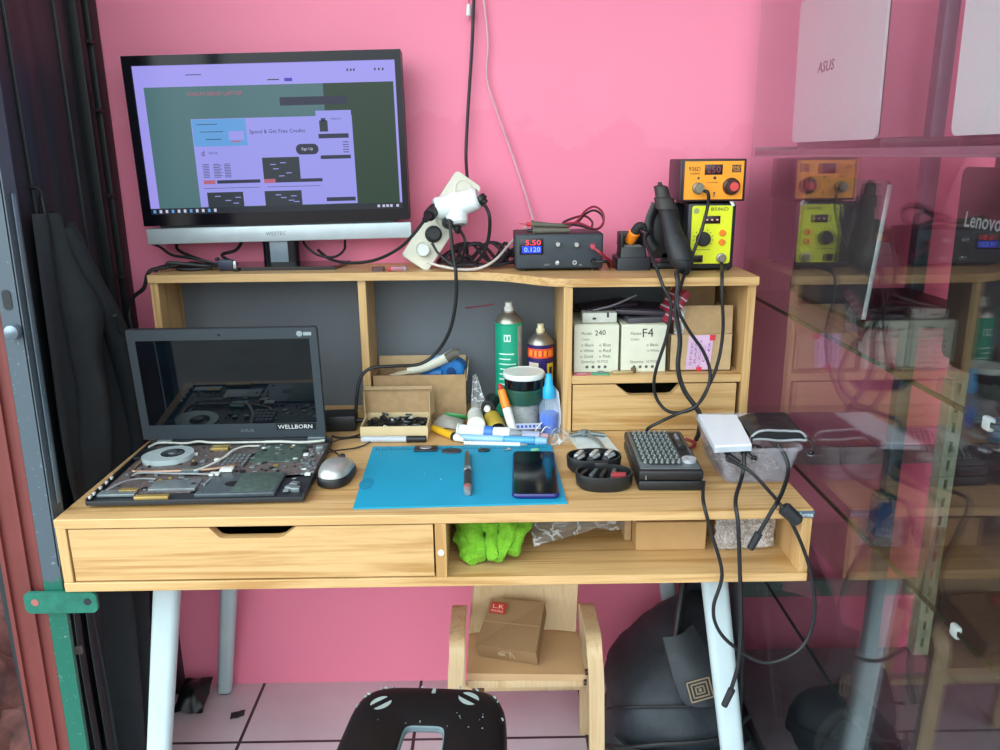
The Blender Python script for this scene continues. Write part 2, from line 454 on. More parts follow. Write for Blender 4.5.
desk_leg((.472, .105, .623), (.552, .03, FZ))
desk_leg((.450, .50, .623), (.552, .582, FZ), w=.042, w2=.036)
# hutch
fe = [(-.6, .455), (-.3, .455), (-.02, .452), (.06, .443), (.115, .423), (.155, .394), (.19, .362), (.235, .343), (.30, .337), (.598, .335)]
fe = [(-.6, .456), (-.25, .456)] + [(p.x, p.y) for p in cr_spline([(x, y, 0) for x, y in fe[2:]], 5)]
wpart('hutch_top', MB().prism(fe+[(.598, .6), (-.6, .6)], 1.054, 1.07), WX, D)
wpart('hutch_side', MB().bx(-.6, -.584, .463, .6, .75, 1.054, .0008, 1), WZ, D)
wpart('hutch_side', MB().bx(.580, .596, .343, .6, .75, 1.054, .0008, 1), WZ, D)
wpart('hutch_divider', MB().bx(-.179, -.163, .463, .585, .75, 1.054, .0008, 1), WZ, D)
wpart('hutch_divider', MB().bx(.231, .248, .345, .585, .75, 1.054, .0008, 1), WZ, D)
wpart('hutch_shelf', MB().bx(.248, .580, .346, .585, .862, .878, .0008, 1), WX, D)
wpart('hutch_rail', MB().bx(.248, .580, .352, .585, .75, .7625, .0008, 1), WX, D)
wpart('hutch_back', MB().bx(-.584, .580, .586, .594, .75, 1.054), pm('grey_back_board', '62676d', .6, var=.10, scale=4), D)
d2 = wpart('drawer', drawer_front(.2505, .572, .7655, .8595, .334, .463, .362, .443, .837, .347), WX, D)
wpart('drawer_box', MB().bx(.258, .268, .37, .56, .77, .83).bx(.555, .565, .37, .56, .77, .83).bx(.258, .565, .55, .56, .77, .83).bx(.258, .565, .37, .56, .768, .772), pm('dark_drawer_box', '2c241c', .8), d2)
# ------------------------------------------------------------------ monitor on the hutch
MY = .53
mc = (wy(118, 55, MY)+wy(401, 50, MY)+wy(148, 243, MY)+wy(410, 236, MY))/4
MW = ((wy(401, 50, MY)-wy(118, 55, MY)).length+(wy(410, 236, MY)-wy(148, 243, MY)).length)/2
MT = (wy(118, 55, MY).z+wy(401, 50, MY).z)/2-mc.z          # half height to the top
Mn = thing('monitor', 'wide black desktop monitor with silver chin showing a green web page', 'monitor', (mc.x, .553, 1.0705))
rollm = Matrix.Translation((0, 0, mc.z-1.0705)) @ Matrix.Rotation(R(-.85), 4, 'Y')
hw = MW/2; FY = MY-.553                                   # front plane in local coordinates
GB = pm('monitor_gloss_black', '0c0c14', .12, spec=.28)
b = MB(rollm)
zb = -MT+.034                                             # lower edge of the black frame
so, sx0, sx1, sz0, sz1 = .0, -hw+.018, hw-.013, zb+.023, MT-.019
b.bx(-hw, hw, FY+.004, FY+.034, zb, MT, .004)
b.bx(-hw*.72, hw*.72, FY+.03, FY+.052, zb+.06, MT-.06, .008)
hous = part('housing', b, BLK, Mn)
b = MB(rollm)
for (x0, x1, z0, z1) in ((-hw, sx0, zb, MT), (sx1, hw, zb, MT), (sx0, sx1, sz1, MT), (sx0, sx1, zb, sz0)):
    b.bx(x0, x1, FY, FY+.006, z0, z1)
part('bezel', b, GB, Mn)
# the lit screen: a web page; every patch is one face on the panel
SW, SH = sx1-sx0, sz1-sz0
scols = [em('screen_lavender', 'a39cf4', .86), em('screen_green', '4f7a80', .72), em('screen_panel', '9a99f0', .86), em('screen_cyan', '66aef5', .7),
         em('screen_dark', '2a2f52', .5), em('screen_charcoal', '2c3a46', .5), em('screen_red', 'd8718f', .6), em('screen_blue', '3f41c8', .7),
         em('screen_taskbar', '1d2338', .5), em('screen_white', 'dfe0ff', .7), em('screen_deep_green', '234a30', .5)]
b = MB(rollm)
def patch(u0, u1, v0, v1, mi, lay=1):
    b.mi = mi; y = FY+.0035-.0002*lay
    b.bx(sx0+SW*u0, sx0+SW*u1, y, y+.0002, sz1-SH*v1, sz1-SH*v0)
def stext(s, u, v, w, mi, h=None, al='CENTER', lay=4):
    b.mi = mi
    text_mb(b, s, (sx0+SW*u, FY+.0035-.0002*lay, sz1-SH*v), XF, UF, w=SW*w, h=h, align=al, ext=.0001)
patch(0, 1, 0, 1, 0, 0)
patch(.035, .99, .14, .965, 1)
patch(.72, .99, .14, .965, 10, 2)
patch(.55, .81, .225, .28, 4, 3)
patch(.2, .82, .355, .955, 2, 2); patch(.683, .82, .32, .36, 2, 2.5)
patch(.2, .822, .355, .955, 2, 3)
patch(.203, .41, .358, .54, 3, 4)
patch(.34, .40, .44, .50, 2, 5); patch(.35, .385, .505, .515, 6, 5); patch(.22, .3, .39, .394, 5, 5); patch(.23, .32, .44, .444, 5, 5); patch(.25, .31, .49, .495, 5, 5)
stext('Spend & Get Free Credits', .53, .452, .215, 4, lay=5)
b.mi = 4
b.prism(rrect(SW*.088, SH*.072, SH*.035, 6), 0, .0002, rollm.inverted() @ rollm @ frame_m((sx0+SW*.64, FY+.0027, sz1-SH*.575), XF, UF))
stext('Sign Up', .64, .575, .045, 9, lay=6)
patch(.688, .805, .475, .505, 4, 4); patch(.69, .808, .62, .645, 4, 4); patch(.7, .815, .91, .937, 4, 4)
patch(.695, .727, .385, .46, 5, 4); patch(.702, .72, .37, .39, 4, 4)
for k in range(5): patch(.78, .803, .53+k*.017, .535+k*.017, 4, 4)
stext('Welcome', .76, .375, .04, 5, lay=5)
patch(.46, .605, .625, .785, 5, 4); patch(.23, .372, .855, .958, 5, 4); patch(.457, .603, .855, .958, 5, 4)
patch(.275, .445, .772, .795, 4, 4); patch(.222, .268, .77, .797, 6, 5); patch(.505, .69, .775, .798, 4, 4.5); patch(.46, .505, .772, .8, 6, 5)
for k in range(9):
    for j in range(3): patch(.225+j*.042, .25+j*.042+.008*((k*j) % 2), .66+k*.011, .664+k*.011, 5, 5)
patch(.22, .44, .825, .828, 5, 4); patch(.47, .68, .825, .828, 5, 4)
b.mi = 4
stext('d', .232, .585, .012, 4, lay=5); stext('TikTok', .272, .585, .035, 5, lay=5)
for (uu, vv) in ((.49, .67), (.53, .66), (.5, .7), (.55, .73), (.52, .75), (.26, .88), (.3, .91), (.34, .89), (.33, .93), (.50, .88), (.52, .9), (.56, .89), (.55, .92), (.57, .93)):
    patch(uu, uu+.022, vv, vv+.006, 2, 5)
stext('FORUM SERVIS LAPTOP', .305, .19, .21, 6, lay=5)
patch(.575, .605, .1, .122, 7, 3); patch(.51, .555, .105, .112, 5, 3); patch(.2, .26, .062, .067, 5, 3)
for u in (.815, .828, .84, .92, .935, .95): patch(u, u+.006, .05, .066, 5, 3)
patch(0, 1, .958, 1, 8, 6)
for k in range(11): patch(.01+k*.024, .02+k*.024, .968, .99, 9 if k % 3 else 3, 7)
for u in (.9, .92, .935, .95, .975): patch(u, u+.01, .97, .988, 9, 7)
part('screen', b, scols, Mn)
b = MB(rollm).bx(-hw+.002, hw+.002, FY+.002, FY+.03, -MT-.004, zb-.0055, .0025)
ch = part('chin', b, SIL, Mn)
b = MB(rollm).bx(-hw+.03, hw-.03, FY+.01, FY+.03, zb-.008, zb+.002)
part('chin_seam', b, BLK, Mn)
part('logo', text_mb(MB(rollm), 'WESTEC', (-.005, FY+.0019, (-MT-.004+zb-.0055)/2), XF, UF, w=.042), pm('logo_grey', '6d7880', .5), ch)
b = MB().loft([[(p[0], p[1]+.005, z) for p in rrect(.075, .028, .01, 4)] for z in (.006, .03, .075)])
nk = part('neck', b, GB, Mn)
part('neck_inlay', MB().bx(-.02, .018, -.0125, -.009, .012, .06, .001), pm('neck_grey', '74828e', .25), nk)
part('base', MB().prism([(-.118, -.05), (.122, -.05), (.138, .045), (-.135, .045)], .0, .007), pm('base_gloss', '08080b', .08, coat=.5), Mn)
# ------------------------------------------------------------------ glass display cabinet on the right
GX = .6285
GLASS = glass_mat('cabinet_glass', (.85, .86, .86), 1.5)
SHELF = glass_mat('shelf_glass', (.93, .96, .95), 1.45)
EDGE = pm('dark_green_glass_edge', '16251f', .2)
ALU = pm('aluminium_profile', '8fa39c', .35, .7)
ALUB = pm('blue_grey_aluminium', '5f6f7c', .4, .4)
K = thing('display_cabinet', 'tall glass display cabinet with glass shelves standing right of the desk', 'cabinet', (.88, .02, 0))
wpart('side_pane', MB().bx(GX, GX+.004, -.50, .535, .10, 2.2), GLASS, K)
wpart('front_dimming_pane', MB().bx(GX+.03, 1.12, -.506, -.502, .10, 2.2), GLASS, K)  # unseen tinted pane, added to dim the light entering the cabinet
wpart('right_light_block', MB().bx(1.134, 1.15, -.50, .535, .0, 2.2), pm('light_block_board', '6f5a62', .6), K)  # opaque side added to keep light out of the cabinet
wpart('top_light_block', MB().bx(GX, 1.134, -.50, .535, 2.2, 2.22), pm('light_block_board', '6f5a62', .6), K)  # unseen opaque top, added to block light from above
b = MB().bx(GX, GX+.03, -.50, .535, .035, .10, .002)
wpart('base_rail', b, ALU, K)
wpart('base_board', MB().bx(GX+.005, 1.13, -.5, .53, .11, .135), pm('cabinet_floor_board', '8a7d83', .6), K)
for (x, y) in ((GX+.004, -.512), (1.118, -.512)): wpart('corner_post', MB().bx(x, x+.022, y, y+.022, 0, 2.2, .002), ALU, K)
wpart('rear_post', MB().bx(.974, .998, .50, .53, 0.135, 2.2, .002).bx(.992, 1.006, .508, .53, .135, 2.2), ALUB, K)
# slotted upright
b = MB(); b.bx(1.088, 1.094, .500, .53, 0.0, .985).bx(1.116, 1.122, .500, .53, 0.0, .985).bx(1.088, 1.122, .525, .53, 0, .985)
b.bx(1.088, 1.101, .497, .501, 0, .985).bx(1.109, 1.122, .497, .501, 0, .985)
z = .0
while z < .97:
    b.bx(1.10, 1.11, .497, .501, z, z+.022); z += .045
wpart('slotted_upright', b, pm('cream_slotted_steel', 'dfe2c4', .45, .0), K)
for z in (.61, .275): wpart('back_rail', MB().bx(GX+.03, 1.13, .531, .545, z, z+.042, .002), pm('grey_green_rail', '77857f', .5), K)
def shelf(z, t, y1=.53, y0=-.495):
    s = wpart('shelf', MB().bx(GX+.008, 1.12, y0, y1, z, z+t), SHELF, K)
    wpart('shelf_edge', MB().bx(GX+.0055, GX+.008, y0, y1, z, z+t), EDGE, s)
    wpart('shelf_front_edge', MB().bx(GX+.008, 1.12, y0-.002, y0, z, z+t), pm('pale_green_glass_edge', '6f9a8e', .2), s)
    for yy in (-.345,): 
        wpart('shelf_clip', MB().bx(GX+.0045, GX+.012, yy, yy+.016, z-.006, z+t+.004, .003), WHT, s)
shelf(1.005, .006); shelf(.747, .006); shelf(.462, .006)
s = wpart('top_shelf', MB().bx(GX+.006, 1.12, -.495, .53, 1.288, 1.300), pm('mauve_shelf_board', '7d5a68', .35), K)
wpart('shelf_lip', MB().bx(GX+.0045, GX+.006, -.495, .53, 1.288, 1.291), STEEL, s)
wpart('rear_highlight_strip', MB().bx(GX+.006, 1.12, .53, .534, 1.298, 1.306), STEEL, s)  # steel strip added to stand for the highlight along the shelf's back edge
# ------------------------------------------------------------------ dismantled laptop on the desk
LP = thing('dismantled_laptop', 'opened black laptop with keyboard removed, bare circuit boards and fan exposed', 'laptop', (-.394, .180, .7504), R(1.2))
HW, HD = .176, .1365                                   # half width, half depth of the base
LCH = pm('laptop_charcoal', '24282d', .5, var=.08)
LGR = pm('laptop_grey_bezel', '333c43', .5, var=.05)
PCB = pm('dark_circuit_board', '46564f', .5, var=.35, scale=120)
PCB2 = pm('brown_circuit_board', '655a58', .5, var=.4, scale=150)
SHLD = pm('grey_shield_metal', '8a9496', .35, .5, var=.25, scale=40)
SHLD2 = pm('dark_shield_metal', '5d676b', .4, .5, var=.2, scale=40)
BRASS = pm('brass_strip', 'b59a5c', .4, .5)
WIREW = pm('white_wire', 'c9cabf', .5); WIREG = pm('grey_wire', '8c9092', .5)
b = MB(); b.bx(-HW, HW, -HD, HD, .004, .009, .002)
b.bx(-HW, -HW+.003, -HD, HD, .006, .017, .001).bx(HW-.003, HW, -HD, HD, .006, .017, .001).bx(-HW, HW, HD-.006, HD, .006, .019, .001)
b.bx(-HW, HW, -HD, -HD+.0035, .006, .0125, .001)
for x in (-.15, .15):
    for y in (-.11, .11): b.cyl((x, y, 0), (x, y, .005), .009)
base = part('base_tray', b, LCH, LP)
part('edge_tabs', (lambda m: [m.box((-HW+.0035, yy, .0155), (.004, .008, .0045), None, .0008) for yy in (-.126, -.112, -.088, -.065, -.045)] and m)(MB()), WHT, base)
mbd = MB(); mbd.prism([(-.168, .118), (.172, .118), (.172, -.03), (.02, -.05), (-.02, -.105), (-.165, -.105), (-.165, .118)], .010, .0125)
b = MB().bx(.045, .135, .02, .108, .0126, .0145, .0005)
part('daughter_board', b, PCB, base)
# drive cage plate with oval finger opening
b = MB(); b.bx(-.005, .125, -.125, -.035, .0095, .0165, .0008); b.mi = 1
b.lathe([(0, 0), (.022, 0), (.022, .0006), (0, .0006)], 26, Matrix.Translation((.055, -.085, .0165)), 1, .55)
b.mi = 0
for x in (.005, .118):
    for y in (-.118, -.042): b.cyl((x, y, .0165), (x, y, .0178), .0028)
part('drive_cage', b, [SHLD2, BLK], base)
part('hard_disk_board', MB().bx(.052, .122, -.12, -.04, .0166, .0174, .0003), PCB, base)
# fan
fx, fy = -.105, .055
snail = [(fx+.039*math.cos(a)*(1+.34*max(0, math.cos(a-3.6))**3), fy+.039*math.sin(a)*(1+.34*max(0, math.cos(a-3.6))**3)) for a in [2*PI*k/40 for k in range(40)]]
fan = part('cooling_fan', MB().prism(snail, .012, .022), pm('pale_fan_cover', 'c4d3d4', .35, .2), base)
part('fan_well', MB().lathe([(0, 0), (.021, 0), (.021, .0005), (0, .0005)], 32, Matrix.Translation((fx+.002, fy, .0221))), BLKG, fan)
b = MB().lathe([(0, 0), (.0095, 0), (.0085, .003), (0, .0034)], 24, Matrix.Translation((fx+.002, fy, .0225)))
for k in range(22):
    a = 2*PI*k/22; b.box((fx+.002+.0145*math.cos(a), fy+.0145*math.sin(a), .0231), (.010, .0007, .0012), Matrix.Rotation(a+.5, 3, 'Z'))
part('impeller', b, SHLD2, fan)
part('heat_sink', MB().bx(fx-.066, fx-.034, fy-.012, fy+.036, .011, .019, .001), pm('dark_heat_sink', '2b2e35', .4, .4), base)
part('heat_pipe', MB().tube([(-.152, .04, .016), (-.150, -.012, .017), (-.12, -.022, .017), (-.03, -.02, .017), (.02, -.005, .017), (.03, .01, .016)], .0034, 8), pm('copper_heat_pipe', '9c7f6c', .35, .7), base)
part('heat_plate', MB().box((-.045, -.024, .0175), (.032, .03, .003), Matrix.Rotation(.15, 3, 'Z'), .0006), pm('blue_grey_plate', '7f9aa0', .35, .5), base)
part('battery_bay_cover', MB().bx(-.09, -.012, -.10, -.06, .011, .0165, .001).bx(-.166, -.105, -.118, -.098, .011, .016, .001), SHLD, base)
part('front_strip', MB().bx(-.10, -.045, -.1325, -.122, .010, .0172, .0006).bx(-.135, -.105, -.106, -.094, .0162, .0176, .0004), BRASS, base)
part('memory_slot', MB().bx(-.005, .04, .0, .06, .0126, .0165, .0006), pm('memory_slot_grey', '585c60', .4, .3), base)
b = MB()
for k in range(5):
    for j in range(4): b.bx(.0+k*.0088, .0065+k*.0088, .003+j*.014, .013+j*.014, .0166, .0176, .0003)
part('memory_chips', b, pm('chip_grey', '787a7c', .35, .3), base)
random.seed(3)
b = mbd; cm = [PCB2, BLK, SHLD, WHT, BRASS]
for k in range(150):
    x, y = random.uniform(-.16, .168), random.uniform(-.1, .115)
    if x > .0 and y < -.03: x, y = random.uniform(.13, .17), random.uniform(-.12, .1)
    if (x-fx)**2+(y-fy)**2 < .0017 or (-.175 < x < -.13 and .04 < y): continue
    b.mi = random.choices((1, 2, 3, 4), (6, 6, 1, 1))[0]
    s = random.uniform(.003, .010); b.bx(x, x+s, y, y+s*random.uniform(.4, 1.2), .0126, .0126+random.uniform(.001, .004), .0003)
b.mi = 3; b.bx(-.02, -.011, .028, .036, .0126, .018, .0005).bx(.008, .03, -.033, -.016, .0166, .021, .001).bx(-.005, .012, -.05, -.036, .0166, .02, .001)
b.bx(-.068, -.061, .062, .068, .0126, .018, .001)
b.mi = 4; b.bx(-.045, -.012, .086, .106, .0126, .018, .0008)
b.mi = 2
for (x, y) in ((.15, -.085), (.156, -.105), (.145, -.1), (.16, .09)): b.box((x, y, .013), (.014, .012, .008), Matrix.Rotation(x*40, 3, 'Z'), .001)
for k in range(16): b.box((.142+.03*random.random(), -.03+.1*random.random(), .0135), (.006, .004, .004), Matrix.Rotation(k, 3, 'Z'))
part('motherboard', b, cm, base)
part('antenna_wire', MB().tube([(-.165, .10, .018), (-.15, .118, .02), (-.10, .112, .02), (-.075, .118, .021), (-.045, .112, .02), (.03, .113, .019), (.052, .110, .02)], .0022, 6), WIREW, base)
part('antenna_wire', MB().tube([(.052, .110, .02), (.085, .107, .021), (.12, .104, .02), (.15, .107, .02), (.165, .112, .02)], .0026, 6), WIREW, base)
part('ribbon_cable', MB().tube([(.045, .092, .019), (.02, .088, .02), (.004, .07, .02), (-.002, .03, .021), (-.02, -.01, .02), (-.035, -.03, .02)], .003, 6, flat=.5), WIREW, base)
part('speaker_wire', MB().tube([(-.14, -.04, .017), (-.125, -.035, .02), (-.06, -.04, .019), (-.01, -.045, .019), (.005, -.052, .02), (.0, -.09, .018)], .0016, 6), WIREG, base)
part('speaker_wire', MB().tube([(-.158, -.10, .016), (-.14, -.075, .02), (-.12, -.06, .019), (-.09, -.062, .019)], .0014, 6), WIREG, base)
part('hinge', MB().bx(-.158, -.128, .122, .139, .010, .024, .003), SHLD2, base); part('hinge', MB().bx(.13, .165, .122, .139, .010, .024, .003), SHLD2, base)
# lid
LH, LW = .222, .352
LM = Matrix.Translation((-.011, .134, .021)) @ Matrix.Rotation(R(90+4.6), 4, 'X')      # local x right, y up the lid, z towards the viewer
b = MB(LM); b.prism(rrect(LW, LH, .006, 4, 0, LH/2), -.008, 0)
lid = part('lid', b, LCH, LP)
b = MB(LM)
sx, s0, s1 = .1605, .030, .200
b.bx(-LW/2+.001, -sx, .001, LH-.001, 0, .002).bx(sx, LW/2-.001, .001, LH-.001, 0, .002).bx(-sx, sx, s1, LH-.001, 0, .002).bx(-sx, sx, .001, s0, 0, .002)
part('screen_bezel', b, LGR, lid)
m, nt, bb = nm('dark_lcd_glass'); bb.inputs['Base Color'].default_value = lin('0c141b'); bb.inputs['Roughness'].default_value = .03; bb.inputs['IOR'].default_value = 1.5
nt.links.new(ramp(nt, noi(nt, coords(nt, 30), 1, 3), [(.4, lin('080e14')), (.6, lin('0a1218'))]), bb.inputs['Base Color'])
part('screen', MB(LM).bx(-sx, sx, s0, s1, .0, .0008), m, lid)
part('webcam', MB(LM).lathe([(0, 0), (.0022, 0), (.0022, .0005), (0, .0005)], 14, Matrix.Translation((-.005, .2095, .002))), BLKG, lid)
part('brand_lettering', text_mb(MB(LM), 'ASUS', (.025, .016, .0021), (1, 0, 0), (0, 1, 0), w=.026, h=.006), SHLD, lid)
k = part('sticker', MB(LM).bx(.082, .158, .016, .029, .0018, .0024), pm('black_sticker', '0d1014', .4), lid)
part('sticker_lettering', text_mb(MB(LM), 'WELLBORN', (.118, .0225, .0025), (1, 0, 0), (0, 1, 0), w=.066, h=.0085), pm('sticker_white', 'dfe3e3', .5), k)
b = MB(LM).lathe([(0, 0), (.0055, 0), (.0055, .0004), (0, .0004)], 24, Matrix.Translation((.143, .2095, .002)))
b.bx(.150, .165, .206, .2125, .002, .0023)
part('round_badge', b, pm('badge_grey', '97a2a6', .4), lid)
part('hinge_cover', MB(LM).bx(-LW/2+.02, LW/2-.02, -.012, .001, -.009, -.001, .003), LCH, lid)
# mouse
ms = thing('computer_mouse', 'silver and black wired computer mouse beside the dismantled laptop', 'mouse', (-.181, .155, .7502), R(-8))
def mouse_loop(z, k): return [(.030*k*math.copysign(abs(math.cos(a))**.75, math.cos(a)), .052*k*math.copysign(abs(math.sin(a))**.85, math.sin(a)), z+.004*math.cos(a*0)) for a in [2*PI*i/28 for i in range(28)]]
def mloop(k, z): 
    out = []
    for a in [2*PI*i/32 for i in range(32)]:
        x = .029*k*math.copysign(abs(math.cos(a))**.75, math.cos(a)); y = .052*k*math.copysign(abs(math.sin(a))**.85, math.sin(a))
        out.append((x*(1-.08*(y/.052)), y, z*(1-.35*max(0, y/.052))+.0))
    return out
part('body', MB().loft([mloop(.92, .0), mloop(1, .004), mloop(1, .014), mloop(.97, .017)]), BLK, ms)
part('shell', MB().loft([mloop(.93, .0172), mloop(.90, .024), mloop(.78, .031), mloop(.55, .0355), mloop(.25, .0372)]), pm('mouse_silver', 'b3b4b0', .3, .5), ms)
part('scroll_wheel', MB().cyl((-.003, .03, .026), (.003, .03, .026), .008, n=20), BLK, ms)
one('mouse_cord', MB().tube([(-.186, .206, .758), (-.19, .235, .755), (-.205, .27, .754), (-.225, .29, .76), (-.205, .315, .765), (-.165, .345, .757), (-.150, .33, .754), (-.17, .30, .753), (-.21, .27, .758), (-.225, .25, .757)], .0014, 6), CORD,
    'thin black mouse cord curling between laptop and small open carton', 'cable')
# ------------------------------------------------------------------ things on top of the hutch
HT = 1.0702
# power strip leaning on the wall
A = V((-.060, .505, 1.0905)); B_ = wy(466, 183, .548)
ax = (B_-A); Ls = ax.length+.02; ax.normalize()
nrm = V((.22, -1, .22)); nrm = (nrm-ax*nrm.dot(ax)).normalized(); sd = ax.cross(nrm)   # sd x nrm
PSM = Matrix((sd, ax, nrm)).transposed().to_4x4(); PSM.translation = A
ps = thing('power_strip', 'white multi-socket power strip leaning diagonally against the pink wall', 'power strip', A-V((0, 0, .012)))
def pw(name, mb, mat, par=None, **k): return wpart(name, mb, mat, par or ps, **k)
hwid = .031
b = MB(PSM); b.prism(rrect(hwid*2, Ls, .008, 4, 0, Ls/2-.012), -.020, .016)
body = pw('body', b, CREAM)
sock = []
for i in range(5):
    yy = .022+i*.0375
    b = MB(PSM @ Matrix.Translation((0, yy, .016))).lathe([(.0145, -.0005), (.0175, .0), (.0175, .0022), (.0155, .0022), (.015, -.004), (0, -.004)], 26)
    b.cyl((-.0055, 0, -.004), (-.0055, 0, -.0035), .0022, n=8); b.cyl((.0055, 0, -.004), (.0055, 0, -.0035), .0022, n=8)
    pw('socket', b, CREAM if i != 1 else BLK, body)
def ps_pt(u, v, w): return PSM @ V((u, v, w))
def plug(name, v, mat, label, cat='plug', l=.03, r=.0125, out=None, u=0):
    p = ps_pt(u, v, .012); q = ps_pt(u, v, .012+l)
    b = MB().cyl(p, q, r*1.1, r, 18, .002)
    if out: b.tube([q-(q-p)*.25, q+(V(out)-q)*.35, out], lambda t: .006-.0025*t, 8)
    return one(name, b, mat, label, cat)
# white cable plug in the lowest socket
plug('white_plug', .020, WHT, 'white round plug in the lowest socket of the power strip', l=.020, r=.013)
plug('black_round_plug', .0595, BLK, 'black round plug in the second socket from the bottom', l=.022, r=.014)
# T adaptor with three outlets
tp = ps_pt(.004, .128, .016)
t = thing('plug_adapter', 'white three-way plug adaptor pushed into the upper sockets', 'adaptor', tp)
WG = pm('gloss_white_plastic', 'e9efee', .22, var=.03)
n2 = nrm
b = MB().cyl(tp, tp+n2*.05, .026, .0255, 28, .005)
wpart('body', b, WG, t)
cc = tp+n2*.028
for d, l in ((V((-1, -.25, -.12)), .042), (V((.95, -.2, .32)), .052), (V((.12, -.35, -1)), .040)):
    d = d.normalized()
    ar = wpart('outlet_arm', MB().cyl(cc, cc+d*l, .0250, .0225, 28, .004), WG, t)
    wpart('outlet_face', MB().cyl(cc+d*(l-.0005), cc+d*(l+.0006), .0185, .0185, 22), pm('outlet_face_white', 'cfd6d6', .4), ar)  # outlet face in a slightly greyer white than the arm
E1 = cc+V((-1, -.25, -.12)).normalized()*.043; E2 = cc+V((.95, -.2, .32)).normalized()*.053; E3 = cc+V((.12, -.35, -1)).normalized()*.041
# plugs and their leads (plug and lead move together)
def lead(name, pts, r, label, plugends=(), mat=CORD, group=None):
    t = thing(name, label, 'cable', pts[0], 0, group)
    wpart('cord', MB().tube(pts, r, 8), mat, t)
    for p, q, r0, r1 in plugends:
        b = MB().cyl(p, V(p).lerp(V(q), .6), r0, r0, 16, .001); b.cyl(V(p).lerp(V(q), .55), q, r0*.75, r1, 14)
        wpart('plug', b, mat, t)
    return t
lead('monitor_power_cord', [wy(424, 221, .43), wy(413, 235, .44), wy(398, 249, .46), wy(375, 260, .49), wy(350, 263, .52), wy(330, 259, .55), wy(318, 250, .575)], .0032,
     'black power cord running from the adaptor towards the monitor foot', [(E1+V((.002, 0, 0)), wy(425, 220, .43), .0125, .006)])
lead('adapter_side_cord', [E2+V((.006, -.004, -.008)), wy(489, 214, .44), wy(489, 235, .455), wy(483, 254, .47), wy(473, 264, .49), wy(462, 264, .5)], .0036,
     'thick black cord dropping from the right outlet of the adaptor', [(E2-V((0, .0, 0)), E2+V((.012, -.004, -.012)), .013, .008)])
lead('adapter_lower_cord', [E3, wy(465, 240, .44), wy(464, 252, .45), wy(459, 262, .465), wy(450, 265, .48)], .003,
     'thin black cord from the underside of the adaptor', [(E3, E3+V((.0, -.002, -.016)), .008, .004)])
lead('black_power_cord', [wy(450, 221, .445), wy(452, 245, .435), wy(454.5, 262, .43), wy(456, 275, .425), wy(456, 300, .43), wy(450, 330, .44), wy(437, 352, .455), wy(420, 364, .455), wy(395, 366, .44), wy(372, 368, .43), wy(361, 377, .425), wy(357, 395, .42), wy(356, 410, .42)], .0036,
     'long black charger cord hanging from the power strip down to the desk', [(ps_pt(.012, .096, .017), wy(450, 223, .445), .013, .006)])
lead('short_black_cord', [wy(432, 243, .46), wy(438, 253, .455), wy(446, 260, .45), wy(454, 266, .445), wy(462, 268, .45)], .0028,
     'black cord from the second socket bunched against the hanging charger cord')
cable('white_twin_cord', [wy(427, 262, .47), wy(440, 266, .46), wy(462, 269.5, .445), wy(480, 268, .45), wy(495, 260, .47), wy(508, 246, .52), wy(520, 233, .56), wy(527, 226, .585)], .0028, pm('cream_cord', 'cfc6bd', .5),
      'cream cord curving over the shelf from the lowest socket of the strip')
cable('white_wall_cord', [wy(483, -8, .605), wy(488, 40, .606), wy(487, 78, .606), wy(497, 112, .605), (wy(514, 160, .604)), wy(529, 205, .60), wy(533, 224, .59), wy(527, 234, .57)], .0024, pm('translucent_white_cord', 'd9a9b6', .4),
      'pale twin wire hanging down the pink wall to the bench supply')
cable('black_ceiling_cord', [wy(474, -8, .60), wy(472, 45, .60), wy(468, 110, .598), wy(466, 155, .59), B_+V((.004, -.01, -.004))], .0034, pm('dark_plum_cord', '33202c', .5),
      'dark cord hanging from above into the top of the power strip')
t = thing('pull_switch', 'small white pull switch on a thin red cord by the ceiling cord', 'switch', wy(468.5, 18, .60))
wpart('switch_body', MB().cyl(wy(468.3, 16, .60), wy(468.8, 4, .60), .0055, .004, 14, .001), WHT, t)
wpart('red_cord', MB().tube([wy(468.8, 4, .60), wy(469.3, -8, .60)], .0012, 6, 1), RED, t)
wpart('switch_tip', MB().cyl(wy(468.2, 19, .60), wy(468.3, 16, .60), .004, .0045, 12), pm('pink_translucent_tip', 'd98aa0', .4), t)
# tangle of coiled black leads
random.seed(5)
c0 = V((.075, .52, HT+.004)); pts = []
for k in range(46):
    a = k*.62; rr = 1+.25*math.sin(k*1.7)
    pts.append((c0.x+.062*rr*math.cos(a)+.02*math.sin(k*.9), c0.y+.032*rr*math.sin(a), HT+.008+.05*(.5+.5*math.sin(k*2.3))*(.5+.5*math.sin(a))))
one('coiled_leads', MB().tube(pts, .0034, 7, 5), pm('black_purple_lead', '1b151c', .5), 'tangle of coiled black leads between power strip and bench supply', 'cable')
# bench power supply
p = thing('bench_power_supply', 'black box bench power supply with red and blue digital readout', 'power supply', (.229, .48, HT), R(.5))
PW, PH, PD = .088, .074, .11
b = MB().bx(-PW, PW, -.035, PD-.035-.002, .004, PH, .003)
for x in (-.07, .07):
    for y in (-.02, .055): b.cyl((x, y, 0), (x, y, .005), .006, n=12)
body = part('case', b, pm('psu_case', '23272d', .5), p)
fp = part('front_plate', MB().bx(-PW+.003, PW-.003, -.0375, -.0345, .007, PH-.003, .001), pm('psu_front', '333b43', .55), p)
Y = -.0376
d = part('display', MB().bx(-PW+.009, -PW+.056, Y-.002, Y, PH-.040, PH-.008, .0008), BLKG, p)
b = MB(); b.mi = 0; b.bx(-PW+.014, -PW+.052, Y-.0026, Y-.002, PH-.037, PH-.0235)
part('blue_readout', b, em('led_blue_panel', '2440f0', 1.6), d)
